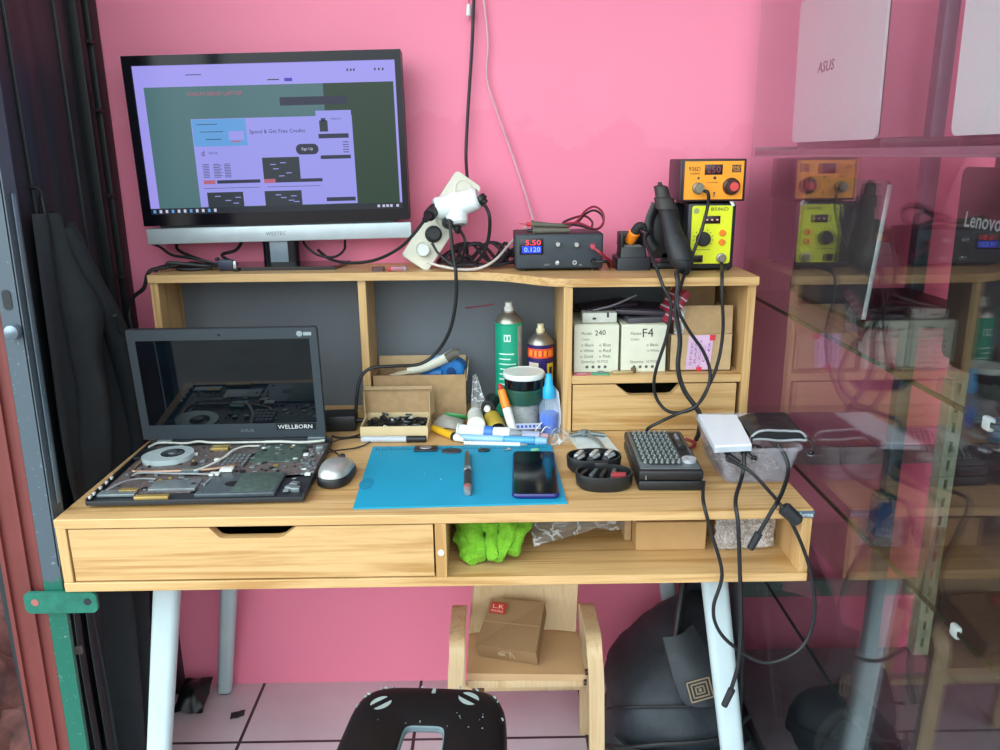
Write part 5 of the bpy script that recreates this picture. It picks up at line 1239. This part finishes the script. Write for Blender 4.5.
BW = film_mat('bubble_wrap_film', 'd6d0cc', .36, .12, .35, 60)
b = MB().sheet(crumple((.468, .075, UZ+.003), (.105, .01, 0), (.0, .03, .075), lambda u, v: .012*math.sin(v*PI), 7, .012, 30), 20, 20, .001)
b.sheet(crumple((.545, .085, UZ+.003), (.032, .04, 0), (-.006, .02, .06), lambda u, v: .008, 17, .010, 40), 12, 16, .001)
random.seed(9)
for i in range(16):
    for j in range(9):
        f = crumple((.468, .074, UZ+.003), (.105, .01, 0), (.0, .03, .075), lambda u, v: .012*math.sin(v*PI), 7, .012, 30)((i+.5*(j % 2))/16.5, (j+.5)/9)
        b.lathe([(.0029, 0), (.0025, .0016), (.0012, .0024), (0, .0026)], 8, Matrix.Translation(f) @ Matrix.Rotation(R(70), 4, 'X'))
inst('bubble_wrap', 'bunched bubble wrap in the right end of the shelf under the desktop', 'bubble wrap', b, BW)
# ------------------------------------------------------------------ child's chair with parcel
c = thing('wooden_chair', 'low bentwood armchair pushed under the desk with a parcel on it', 'chair', (.148, .36, 0))
def strip(path, w, th, sub=6, wdir=(1, 0, 0)):
    P = cr_spline(path, sub); W = V(wdir); loops = []
    for i, p in enumerate(P):
        tg = (P[min(i+1, len(P)-1)]-P[max(i-1, 0)]).normalized(); n = tg.cross(W).normalized()
        loops.append([p+W*w/2+n*th/2, p-W*w/2+n*th/2, p-W*w/2-n*th/2, p+W*w/2-n*th/2])
    return MB().loft(loops)
for s, nx in ((-1, .016), (1, .287)):
    sp = s*.004
    wpart('side_frame', strip([(nx+sp*3, .215, .0), (nx+sp*2, .212, .15), (nx+sp, .212, .29), (nx, .216, .345), (nx, .236, .366), (nx, .27, .368), (nx, .32, .366), (nx, .355, .362), (nx, .375, .345), (nx+sp, .388, .29), (nx+sp*2, .40, .15), (nx+sp*3, .415, 0)], .030, .017), CHW, c)
wpart('seat', MB().loft([[(x, y, z) for (x, y) in ((.034, .236), (.272, .226), (.272, .385), (.034, .385))] for z in (.276, .291)]), pm('chair_seat_ply', 'cda67a', .45, var=.08, scale=6), c)
wpart('seat_front_rail', MB().bx(.036, .268, .232, .246, .258, .2755, .002), CHW, c)
wpart('seat_rear_rail', MB().bx(.034, .268, .374, .386, .250, .2755, .002), CHW, c)
def bk(u, v):
    y = .392+.055*v-.014*(2*u-1)**2
    wl = .034+.022*min(1, v*1.6); wr = .268+.016*v
    return V((wl+(wr-wl)*u, y, .292+v*.30))
wpart('backrest', MB().sheet(bk, 16, 14, .012), CHW, c)
wpart('stretcher', MB().cyl((.02, .395, .14), (.283, .395, .14), .009, n=14), CHW, c)
wpart('bolt', MB().cyl((.270, .222, .300), (.278, .222, .300), .006, n=12).cyl((.268, .224, .275), (.274, .224, .275), .006, n=12), pm('bolt_dark', '4a3c30', .4, .6), c)
wpart('bracket', MB().bx(.043, .052, .25, .262, .235, .276).bx(.043, .068, .252, .258, .235, .241), pm('bracket_brown', '7a4f36', .5), c)
pz = .2915
pp = [wz(475.5, 644.5, pz+.042), wz(536, 653.5, pz+.042), wy(544.5, 602, .360), wy(491, 598, .364)]
pnv = (pp[1]-pp[0]).cross(pp[3]-pp[0]).normalized()
t = thing('parcel', 'brown cardboard parcel with red sticker lying on the wooden chair', 'parcel', (.126, .335, pz))
wpart('carton', MB().loft([[p-pnv*.0455 for p in pp], pp]), pm('parcel_brown', '9a7a55', .8, var=.06), t)
ux = (pp[1]-pp[0]).normalized(); uy = (pp[3]-pp[0]).normalized()
wpart('tape', MB().loft([[p+pnv*k for p in (pp[0].lerp(pp[3], .49), pp[1].lerp(pp[2], .49), pp[1].lerp(pp[2], .515), pp[0].lerp(pp[3], .515))] for k in (0, .0004)]), pm('parcel_tape', 'b08f66', .4), t)
so = pp[3]+ux*.022-uy*.022
rs = wpart('red_sticker', MB(frame_m(so+pnv*.0004, ux, uy)).bx(-.017, .017, -.013, .013, 0, .0005), pm('sticker_red', 'bb3b33', .5), t)
wpart('sticker_print', text_mb(text_mb(MB(), 'L.K', so+uy*.004+pnv*.001, ux, uy, w=.024, h=.009), 'FRAGILE', so-uy*.007+pnv*.001, ux, uy, w=.026, h=.005), pm('sticker_pale', 'e8c9b4', .6), rs)
fo = (pp[0]+pp[1])/2-pnv*.021; fn_ = ux.cross(pnv)
b = MB(frame_m(fo+fn_*.0003, ux, pnv)); b.bx(-.018, -.004, -.008, .004, 0, .0004).bx(.006, .008, -.012, .012, 0, .0004).box((.012, -.001, .0002), (.002, .024, .0004), Matrix.Rotation(.35, 3, 'Z')).bx(-.012, .004, .008, .010, 0, .0004)
wpart('end_mark', b, pm('mark_pale', 'c4ab85', .7), t)
# ------------------------------------------------------------------ black stool in front
s = thing('black_stool', 'scuffed black plastic stool with square hole in its seat, nearest the viewer', 'stool', (-.02, -.146, 0), R(-4))
STB = pm('stool_black', '0b0e13', .42, var=.2, scale=15, spec=.35); SCF = pm('stool_scuff', '94a09e', .6)
def sq(w, d, z, n=48, e=.42, k=.05):
    out = []
    for a in [2*PI*i/n for i in range(n)]:
        x = w*math.copysign(abs(math.cos(a))**e, math.cos(a)); y = d*math.copysign(abs(math.sin(a))**e, math.sin(a))
        out.append((x*(1-k*y/d), y, z))
    return out
oW, oD, iw, id_ = .128, .136, .031, .034
L = [sq(oW-.006, oD-.006, .405), sq(oW+.001, oD+.001, .405), sq(oW, oD, .432), sq(oW-.004, oD-.004, .443), sq(oW-.012, oD-.012, .4485), sq(oW-.03, oD-.03, .450), sq(iw+.008, id_+.008, .4485, e=.35), sq(iw+.002, id_+.002, .446, e=.35), sq(iw, id_, .440, e=.35), sq(iw+.001, id_+.001, .436, e=.35)]
seatmb = MB().loft(L, cap=False)
for sx in (-1, 1):
    for sy in (-1, 1):
        lo = []
        for f in (0, 1):
            cx, cy, z = sx*(.098+.045*f), sy*(.104+.045*f), .43-.43*f
            ww = .040-.010*f
            lo.append([(cx+sx*px, cy+sy*py, z) for px, py in ((.012, .012), (-ww, .012), (-ww, .006), (.004, .004), (.006, -ww), (.012, -ww))])
        part('leg', MB().loft(lo), STB, s)
b = seatmb; b.mi = 1
for (x, y, rz) in ((-.078, .083, .4), (.062, .100, -.95)):
    b2 = bmesh.new()
    for sd_ in (-1, 1):
        poly = [(.0165*math.cos(R(a)), .0035+.0105*math.sin(R(a))) for a in range(10, 171, 16)]
        M = Matrix.Translation((x, y, .4495)) @ Matrix.Rotation(rz+.35, 4, 'Z') @ (Matrix.Rotation(PI, 4, 'Z') if sd_ < 0 else Matrix())
        b.prism(poly, 0, .0006, M)
random.seed(4)
for a in list(range(20, 165, 7))+[178, 184, 2, 8, -4]:
    if random.random() < .35: continue
    ar = R(a+random.uniform(-2, 2)); e = .42
    x = (oW-.006)*math.copysign(abs(math.cos(ar))**e, math.cos(ar)); y = (oD-.006)*abs(math.sin(ar))**e*(1 if math.sin(ar) > 0 else -1)
    b.box((x*(1-.05*y/oD), y, .4455), (random.uniform(.0015, .003), random.uniform(.004, .010), .004), Matrix.Rotation(random.uniform(0, 3), 3, 'Z'), .001)
for k in range(14): b.box((random.uniform(-.08, .09), random.uniform(.02, .11), .45), (random.uniform(.0006, .0016), random.uniform(.001, .0025), .0006), Matrix.Rotation(random.uniform(0, 3), 3, 'Z'))
b.box((.003, .118, .4485), (.006, .014, .0016), Matrix.Rotation(-.08, 3, 'X'))
part('seat', b, [STB, SCF], s)
part('hole_rim', MB().loft([sq(iw+.0022, id_+.0022, .4467, e=.35), sq(iw+.0004, id_+.0004, .4452, e=.35), sq(iw-.0004, id_-.0004, .438, e=.35), sq(iw+.0004, id_+.0004, .438, e=.35)], cap=False), pm('worn_rim', '5d7074', .5), s)
# ------------------------------------------------------------------ backpack
bp = thing('backpack', 'large black backpack slumped on the floor behind the right desk leg', 'backpack', (.472, .35, 0))
NY = pm('black_nylon', '20272e', .6, var=.2, scale=60, bmp=.25)
NY2 = pm('black_nylon_trim', '15181c', .55, bmp=.2)
def bsec(z, cx, cy, rx, ry, e=.75):
    out = []
    for a in [2*PI*i/56 for i in range(56)]:
        x = rx*math.copysign(abs(math.cos(a))**e, math.cos(a)); y = ry*math.copysign(abs(math.sin(a))**e, math.sin(a))
        p = V((cx+x, cy+y, z)); d_ = V((x, y, 0)).normalized()
        w_ = noise.noise(V((p.x*11, p.y*11, z*14)))*.012+noise.noise(V((p.x*30, p.y*30, z*36)))*.005+.006*math.sin(z*38+p.x*16)
        out.append(p+d_*w_)
    return out
secs = [(0.004, .475, .32, .125, .15), (.03, .473, .32, .140, .165), (.10, .470, .32, .143, .17), (.18, .468, .325, .138, .16), (.235, .474, .335, .126, .145), (.28, .492, .345, .108, .125), (.315, .515, .355, .084, .10), (.345, .53, .365, .062, .075), (.36, .535, .37, .035, .04)]
sp_ = []
for i in range(len(secs)-1):
    for k in range(4):
        f = k/4; sp_.append(tuple(a+(c_-a)*f for a, c_ in zip(secs[i], secs[i+1])))
sp_.append(secs[-1])
wpart('body', MB().loft([bsec(*q_) for q_ in sp_]), NY, bp, 60)
def bfront(u, v, off=0.0):           # a point on the front of the bag: u 0..1 left-right, v 0..1 height
    z = .02+.335*v
    for i in range(len(secs)-1):
        if secs[i][0] <= z <= secs[i+1][0]:
            f = (z-secs[i][0])/(secs[i+1][0]-secs[i][0]); cx, cy, rx, ry = [secs[i][k]+(secs[i+1][k]-secs[i][k])*f for k in (1, 2, 3, 4)]
    a = PI+PI*(.08+.84*u)
    x = rx*math.copysign(abs(math.cos(a))**.75, math.cos(a)); y = ry*math.copysign(abs(math.sin(a))**.75, math.sin(a))
    d_ = V((x, y, 0)).normalized()
    return V((cx+x, cy+y, z))+d_*(.012+off)
# padded flap with the woven badge
fl = [wy(664, 634, .20), wy(676, 622, .24), wy(700, 640, .235), wy(716, 668, .21), (wy(720, 696, .17)), wy(684, 700, .155)]
fc = [(wy(663, 636, .225), wy(690, 624, .245)), (wy(668, 655, .20), wy(702, 645, .22)), (wy(673, 675, .185), wy(716, 665, .195)), (wy(680, 693, .172), wy(722, 690, .18)), (wy(686, 700, .168), wy(722, 699, .175))]
def flap(u, v):
    x = v*4; i = min(3, int(x)); f = x-i
    a = fc[i][0].lerp(fc[i+1][0], f); c_ = fc[i][1].lerp(fc[i+1][1], f)
    return a.lerp(c_, u)+V((0, -.012*math.sin(u*PI)-.006, 0))
f_ = wpart('padded_flap', MB().sheet(flap, 12, 16, .016), pm('flap_nylon', '252b30', .6, bmp=.2), bp, 50)
wpart('flap_piping', MB().tube([flap(0, 0), flap(0, .5), flap(0, .92), flap(.1, 1), flap(.5, 1.0), flap(1, 1)], .004, 8), NY2, bp)
bo = flap(.47, .62)+V((0, -.0105, .0)); bx_ = (flap(.9, .58)-flap(.1, .62)).normalized(); bu = (flap(.5, .3)-flap(.5, .9)).normalized()
bd = wpart('badge', MB(frame_m(bo, bx_, bu)).bx(-.024, .024, -.020, .020, -.001, .001), NY2, f_)
b = MB(frame_m(bo, bx_, bu))
for (a_, c_) in ((.0235, .0195), (.0165, .0135), (.0095, .0075)):
    for (x0_, x1_, y0_, y1_) in ((-a_, a_, c_-.0028, c_), (-a_, a_, -c_, -c_+.0028), (-a_, -a_+.0028, -c_, c_), (a_-.0028, a_, -c_, c_)): b.bx(x0_, x1_, y0_, y1_, .001, .0016)
b.bx(-.003, .003, -.003, .003, .001, .0016)
wpart('badge_pattern', b, pm('badge_bronze', '8d7c63', .5, .2), bd)
wpart('front_pocket', MB().sheet(lambda u, v: bfront(.12+.62*u, .02+.40*v, .014*math.sin(u*PI)*(1-.3*v)+.004), 18, 12, .008), NY, bp, 50)
wpart('pocket_piping', MB().tube([bfront(.06, .30, .008), bfront(.2, .40, .012), bfront(.38, .50, .016), bfront(.6, .53, .016), bfront(.85, .54, .012)], .005, 8), NY2, bp)
wpart('pocket_flap', MB().sheet(lambda u, v: bfront(.28+.5*u, .46-.30*v*(1-abs(2*u-1)*.9), .022), 14, 10, .005), NY, bp, 50)
wpart('zip', MB().tube([bfront(.02, .5, .004), bfront(.2, .62, .006), bfront(.5, .68, .006)], .003, 6), NY2, bp)
wpart('back_panel', MB().sheet(lambda u, v: V((.515+.095*u, .445+.02*v+.010*math.sin(u*PI), .05+.50*v-.03*(2*u-1)**2*v)), 12, 20, .03), NY, bp, 50)
wpart('shoulder_strap', MB().tube([(.525, .42, .52), (.51, .39, .50), (.495, .35, .45), (.478, .31, .40), (.46, .27, .33)], .010, 10, flat=2.0), NY2, bp)
wpart('shoulder_strap', MB().tube([(.585, .42, .52), (.595, .38, .47), (.60, .33, .38), (.595, .28, .26), (.585, .24, .15)], .010, 10, flat=2.0), NY2, bp)
wpart('grab_handle', MB().tube([(.535, .455, .535), (.54, .45, .565), (.56, .45, .57), (.575, .455, .54)], .006, 8), NY2, bp)
# scrap of black plastic and grit on the floor by the left wall
b = MB().sheet(crumple((-.685, .49, .012), (.07, .0, 0), (.0, .09, .03), lambda u, v: .03*math.sin(u*PI)*math.sin(v*PI), 6, .010, 30), 16, 14, .002)
inst('black_bag_scrap', 'crumpled scrap of black plastic on the floor by the left rear desk leg', 'bag', b, pm('black_film', '15171a', .4))
inst('floor_flake', 'small dark flake lying on the floor tile left of the rear leg', 'debris', MB().sheet(crumple((-.545, .475, .001), (.03, .012, 0), (-.004, .022, 0), lambda u, v: .003, 3, .003, 90), 8, 6, .0012), INK)
# ------------------------------------------------------------------ cables hanging at the right of the desk
YC = .325
iron_end = (.402, .461, 1.149)
cable('looped_cord', [iron_end, (.407, .440, 1.145), wy(645, 240, .40), wy(655, 264, .345), wy(663, 286, .318), wy(671, 304, .312), wy(667, 335, .312), wy(655, 374, .318), wy(656, 397, .325), wy(670, 412, .315), wy(694, 408, .305), wy(708, 387, .31), wy(718, 362, .315), wy(723, 330, .318), wy(722, 295, .315), wy(722, 274, .33), wy(722, 266, .40), wy(721, 262, .42)], .0033, CORD, 'black cord looping from the yellow station socket round to the soldering iron')
cable('wand_hose', [(.4615, .349, 1.0795), wy(677, 272, .328), wy(678, 284, .312), wy(676, 312, .310), wy(680, 339, .306), wy(678, 368, .303), wy(684, 390, .30), wy(695, 406, .292), wy(700, 416, .288), wy(699, 432, .290), wy(696, 440, .295)], .0046, CORD, 'thick black hose hanging straight down from the hot air wand')
cable('station_cord', [wy(704, 191, .395), wy(708, 193, .385), wy(708, 205, .39), wy(701, 232, .385), wy(692, 256, .37), wy(682, 282, .325), wy(677.5, 306, .300), wy(688, 329, .300), wy(703, 351, .302), wy(710, 371, .30), wy(707, 390, .293), wy(696, 406, .276), wy(677, 414, .28), wy(660, 422, .27), wy(647, 430, .28), (.40, .285, .765), (.41, .30, .757)], .0033, CORD, 'black cord from the orange station socket falling behind the screwdriver kit')
cable('red_black_cord', [(.452, .25, .757), (.47, .262, .760), (.482, .292, .757), (.47, .312, .757)], .0032, pm('dark_red_lead', '8e2436', .45), 'short dark red lead between screwdriver kit and clear tub')
YH = -.018
def usb(p, d, r=.0052, l=.018): d = V(d).normalized(); return MB().cyl(p, V(p)+d*l, r, r*.9, 12, .001)
p0 = wy(729, 452, .093)
t = lead('long_usb_cord', [p0, wy(727, 459, .086), wy(737, 464, .082), wy(752, 473, .07), wy(768, 490, .035), wy(779, 503, .0-.008), wy(791, 522, YH), wy(803, 548, YH), wy(812, 578, YH), wy(814.5, 612, YH), wy(807, 640, YH), wy(790, 656, YH), wy(763, 662.5, YH), wy(732, 645, YH), wy(717, 627, YH), wy(713.6, 606, YH), wy(722, 574, YH), wy(712, 535, YH), wy(704, 505, -.012), wy(703, 492, .04), wy(704, 482, .075)], .0030,
     'long black cord looping below the desk from power bank back to the screwdriver kit')
wpart('usb_plug', MB().cyl(wy(728, 446, .10), wy(727.5, 454, .088), .0062, .0055, 12, .001), BLK, t)
wpart('elbow_plug', MB().cyl(wy(727.5, 455, .088), wy(740, 463, .082), .0052, .0042, 12, .001), BLK, t)
wpart('inline_block', MB().cyl(wy(783, 507, -.012), wy(799, 522, YH), .0115, .0105, 8, .003), BLKM, t)
t = lead('short_usb_cord', [wy(744, 453, .088), wy(744, 466, .082), wy(741, 480, .065), wy(735.5, 500, -.006), wy(738, 523, YH-.01), wy(739.7, 566, YH-.01), wy(741, 618, YH-.01), wy(738.5, 662, YH-.01), wy(731, 690, YH-.01)], .0034,
     'black cord hanging straight down from the power bank past the white leg')
wpart('usb_plug', MB().cyl(wy(744, 445, .10), wy(744, 455, .087), .0062, .0055, 12, .001), BLK, t)
wpart('end_plug', MB().cyl(wy(732, 689, YH-.01), wy(724, 706, YH-.01), .0062, .0055, 10, .001), BLKM, t)
t = lead('pouch_cord', [wy(778, 444, .10), wy(786, 458, .085), wy(788, 472, .07), wy(783, 490, .02), wy(776, 504, -.024), wy(771, 512, -.028), wy(758, 535, -.026)], .0034,
     'short black cord with plug end dangling from the black pouch over the desk edge')
wpart('end_plug', MB().cyl(wy(759, 533, -.026), wy(750, 549, -.026), .0064, .0058, 10, .001), BLKM, t)
# ------------------------------------------------------------------ laptops in the cabinet
LW_ = pm('white_laptop_lid', 'dfe7e8', .35, var=.02)
LBZ = pm('laptop_dark_bezel', '17181c', .4)
def shop_laptop(label, x, y0, y1, z, h, lidmat, lean, logo=None, logomat=None, lx=.5, lz=.6, lw=.06, lh=.02, basemat=LBZ, edge=None, d=.24):
    """open laptop seen from behind: lid back faces -X, base lies towards +X"""
    W = y1-y0; t = thing('display_laptop', label, 'laptop', (x, (y0+y1)/2, z))
    part('base', MB().bx(.004, d, -W/2+.004, W/2-.004, 0, .016, .004), basemat, t)
    part('keyboard', MB().bx(.05, d-.09, -W/2+.03, W/2-.03, .016, .0172, .0005), BLK, t)
    M = Matrix.Translation((0, 0, .014)) @ Matrix.Rotation(R(-lean), 4, 'Y') @ Matrix.Rotation(PI/2, 4, 'Z') @ Matrix.Rotation(PI/2, 4, 'X')
    # after M: local x -> +Y, local y -> up, local z -> +X
    b = MB(M); b.prism(rrect(W, h, .012, 6, 0, h/2), -.005, -.001)
    lid = part('lid', b, lidmat, t)
    part('lid_bezel', MB(M).prism(rrect(W-.002, h-.002, .012, 6, 0, h/2), -.001, .002), LBZ, lid)
    part('lid_screen', MB(M).bx(-W/2+.016, W/2-.016, .022, h-.016, .002, .0024), BLKG, lid)
    if edge: part('bright_edge', MB(M).bx(-W/2-.0015, -W/2+.002, .004, h-.006, -.005, .002, .0006), edge, lid)
    if logo:
        fr = M @ V((0, 0, 0))
        o = M @ V(((.5-lx)*W, lz*h, -.0053)); u = (M.to_3x3() @ V((-1, 0, 0))); up = (M.to_3x3() @ V((0, 1, 0)))
        part('logo', text_mb(MB(), logo, o, u, up, w=lw, h=lh, bold=.012, shear=.12), logomat, lid)
    return t
SZ = 1.3003
shop_laptop('white laptop with dark brand lettering on its lid, left on the top glass shelf', .712, .158, .527, SZ, .262, LW_, 1, 'ASUS', pm('logo_dark_grey', '4d5560', .4), .40, .50, .075, .019)
shop_laptop('white laptop at the right end of the top shelf, cut by the photo edge', .712, -.42, -.058, SZ, .262, LW_, 1, None)
SA = 1.0113
shop_laptop('dark grey laptop with bright silver edge on the middle shelf, seen from behind', .705, .125, .455, SA, .226, pm('dark_grey_lid', '47464a', .35), -5, None, edge=pm('bright_silver_edge', 'e6eef0', .25, .4))
shop_laptop('black laptop with pale lettering on its lid at the right of the middle shelf', .715, -.44, -.10, SA, .25, pm('black_lid', '1d1a20', .4), 1, 'Lenovo', pm('logo_silver', 'b9bcc0', .3, .3), .17, .74, .078, .02)
t = thing('clear_case', 'small blue-topped object standing at the rear post on the low shelf', 'case', (.955, .47, .4685))
part('case', MB().bx(-.02, .02, -.02, .02, 0, .09, .004), pm('case_blue', '2f4f8a', .35), t)
part('top', MB().bx(-.018, .018, -.018, .018, .09, .10, .003), pm('case_teal', '2d6a70', .35), t)

def lumpbag(u, v):
    a = 2*PI*u; r = math.sin(PI*(.04+.48*v)); k = abs(math.cos(a))**.7*(1 if math.cos(a) > 0 else -1); k2 = abs(math.sin(a))**.7*(1 if math.sin(a) > 0 else -1)
    p = V((.79+.095*r*k, .20+.115*r*k2, .137+.105*math.cos(PI*.5*v)))
    return p+V((1, .6, .4))*(.010*noise.noise(p*16)+.006*noise.noise(p*40))
def lumpbag2(u, v):
    p = lumpbag(u, v); p.z = max(.1372, p.z); return p
t = thing('black_shoulder_bag', 'black fabric bag lying in the bottom of the glass cabinet', 'bag', (.79, .20, .136))
wpart('body', MB().loft([[lumpbag2(k/40, 1-j/12) for k in range(40)] for j in range(13)]), pm('black_nylon', '20272e', .6), t, 60)
wpart('strap', MB().tube([(.71, .12, .16), (.72, .14, .21), (.76, .15, .25), (.80, .13, .235), (.84, .11, .19)], .006, 8, flat=2), pm('black_nylon_trim', '15181c', .55), t)
# ------------------------------------------------------------------ folding door parts and hanging coat on the left
def strip_mat():
    m, nt, b = nm('worn_green_grey_steel'); c = coords(nt, 1); s = nd(nt, 'ShaderNodeSeparateXYZ'); nt.links.new(c, s.inputs[0])
    n = noi(nt, coords(nt, 30), 1, 5); ad = nd(nt, 'ShaderNodeMath', operation='MULTIPLY_ADD'); nt.links.new(n, ad.inputs[0]); ad.inputs[1].default_value = .05; nt.links.new(s.outputs['Z'], ad.inputs[2])
    st = nd(nt, 'ShaderNodeMapRange'); nt.links.new(ad.outputs[0], st.inputs[0]); st.inputs['From Min'].default_value = .655; st.inputs['From Max'].default_value = .665
    mx = nd(nt, 'ShaderNodeMix', data_type='RGBA'); nt.links.new(st.outputs[0], mx.inputs['Factor'])
    mx.inputs['A'].default_value = lin('12604f'); mx.inputs['B'].default_value = lin('4a5761')
    sp2 = nd(nt, 'ShaderNodeMix', data_type='RGBA'); nt.links.new(ramp(nt, noi(nt, coords(nt, 160), 1, 4), [(.64, (0, 0, 0, 1)), (.70, (.5, .5, .5, 1))]), sp2.inputs['Factor'])
    nt.links.new(mx.outputs['Result'], sp2.inputs['A']); sp2.inputs['B'].default_value = lin('8fa39a')
    nt.links.new(sp2.outputs['Result'], b.inputs['Base Color']); b.inputs['Roughness'].default_value = .45; return m
GST = strip_mat()
LEAN = lambda z: -.617+.018*(z-1.17)    # centre line of the leaning door strip
fg = thing('steel_door_bar', 'upright steel lock bar, grey above and green below, left of the desk', 'door bar', (LEAN(0), .02, 0))
def slant(x0, x1, y0, y1, z0, z1, cut=None):
    b = MB(); lo = [(LEAN(z0)+x0, y0, z0), (LEAN(z0)+x1, y0, z0), (LEAN(z0)+x1, y1, z0), (LEAN(z0)+x0, y1, z0)]
    hi = [(LEAN(z1)+x0, y0, z1), (LEAN(z1)+x1, y0, z1), (LEAN(z1)+x1, y1, z1), (LEAN(z1)+x0, y1, z1)]
    return b.loft([lo, hi])
wpart('bar', slant(-.017, .013, .018, .026, 0, 2.2), GST, fg)
wpart('bar_return', slant(.011, .015, .018, .05, 0.66, 2.2), GST, fg)
wpart('lock_slot', (lambda: MB().prism(rrect(.013, .030, .006, 5), -.0005, .001, Matrix.Translation((LEAN(1.097)-.004, .0178, 1.097)) @ Matrix.Rotation(PI/2, 4, 'X')))(), pm('slot_dark', '1f2529', .6), fg)
wpart('bolt_knob', MB().lathe([(0, 0), (.009, 0), (.0115, .004), (.0105, .012), (.005, .015), (0, .0155)], 20, Matrix.Translation((LEAN(1.05)+.001, .018, 1.05)) @ Matrix.Rotation(PI/2, 4, 'X')), pm('knob_worn', '7b8a96', .35, .6), fg)
br = MB().prism(rrect(.118, .038, .010, 5), -.003, .003, Matrix.Translation((-.616, .012, .5985)) @ Matrix.Rotation(PI/2, 4, 'X'))
bk_ = wpart('cross_bracket', br, pm('bracket_green', '1d6a58', .45, var=.2, scale=60), fg)
for (x, m) in ((-.657, pm('rust_pink', '9a5f5a', .6)), (-.572, pm('slot_dark', '1f2529', .6))):
    wpart('bolt_hole', MB().lathe([(0, 0), (.0062, 0), (.0062, .0006), (0, .0006)], 18, Matrix.Translation((x, .0088, .600)) @ Matrix.Rotation(PI/2, 4, 'X')), m, bk_)
wpart('rear_edge', slant(.018, .020, .03, .037, .765, 1.25), pm('edge_steel', '7b8f9c', .35, .5), fg)
rf = thing('red_door_frame', 'reddish brown steel door frame with long ridges at the far left', 'door frame', (LEAN(0)-.05, .03, 0))
RDM = pm('red_oxide_paint', '713430', .5, var=.1, scale=12)
wpart('frame_face', slant(-.085, -.018, .030, .040, 0, 1.21), RDM, rf)
for x in (-.085, -.050, -.028): wpart('ridge', slant(x, x+.007, .024, .031, 0, 1.21), RDM, rf)
wpart('latch_knob', MB().lathe([(0, 0), (.009, 0), (.010, .006), (.008, .012), (0, .013)], 18, Matrix.Translation((-.655, .028, 1.068)) @ Matrix.Rotation(PI/2, 4, 'X')), pm('knob_worn', '7b8a96', .35, .6), rf)
# hanging black coat
CT = pm('black_coat_cloth', '22282d', .75, var=.15, scale=30, bmp=.2)
def coat(u, v):
    z = 1.205-1.17*v
    yl = .275+(.22-.275)*min(1, v*2.5) if v < .4 else .22-.03*(v-.4)
    yr = .335+.165*min(1, v/.28)**.8 - .03*max(0, v-.28)-.30*max(0, v-.58)
    y = yl+(yr-yl)*u
    fold = .020*math.sin(u*16+v*1.5)*min(1, .25+v*2)+.012*math.sin(u*31+2)*min(1, v*1.5)+.014*noise.noise(V((u*4, v*5, 1)))
    x = -.682+fold*.85-.028*(abs(2*u-1)**2)*(1-v*.5)+.03*math.exp(-((v-.16)/.06)**2)*math.exp(-((u-.6)/.22)**2)
    return V((max(-.716, x), y, z))
ct = thing('hanging_coat', 'long black coat hanging on the dark timber wall left of the desk', 'coat', (-.69, .36, .035))
wpart('drape', MB().sheet(coat, 60, 50, .004), CT, ct, 70)
wpart('sleeve', MB().tube([coat(.62, .02)+V((.012, 0, .0)), coat(.70, .10)+V((.014, 0, 0)), coat(.80, .22)+V((.012, 0, 0)), coat(.84, .36)+V((.010, 0, 0)), coat(.86, .52)+V((.008, 0, 0))], lambda t: .015+.009*math.sin(t*PI), 12), CT, ct, 70)
wpart('sleeve_crease', MB().tube([coat(.60, .17)+V((.026, 0, 0)), coat(.74, .21)+V((.040, 0, 0)), coat(.86, .26)+V((.034, 0, 0))], .004, 8), CT, ct)
wpart('hanging_loop', MB().tube([(-.70, .300, 1.20), (-.705, .305, 1.235), (-.712, .308, 1.20)], .003, 6), CORD, ct)
one('coat_hook', MB().tube([(-.722, .306, 1.25), (-.708, .306, 1.247), (-.702, .306, 1.236), (-.705, .306, 1.228)], .003, 8), BLKM, 'dark hook in the timber wall holding the black coat', 'hook')
t = thing('rubber_hoses', 'dark rubber straps hanging beside the green bar below the desk', 'strap', (-.66, .12, .01))
for k, (x, y) in enumerate(((-.675, .10), (-.668, .13), (-.662, .16))):
    wpart('strap', MB().tube([(x+.02, y-.02, .60), (x+.008, y-.01, .45), (x+.002, y+.0, .25), (x, y+.01, .01)], .008, 8, flat=.5), BLKM, t)
wpart('buckle', MB().box((-.648, .092, .455), (.012, .006, .016), None, .002), pm('buckle_grey', '7d7a74', .4, .4), t)
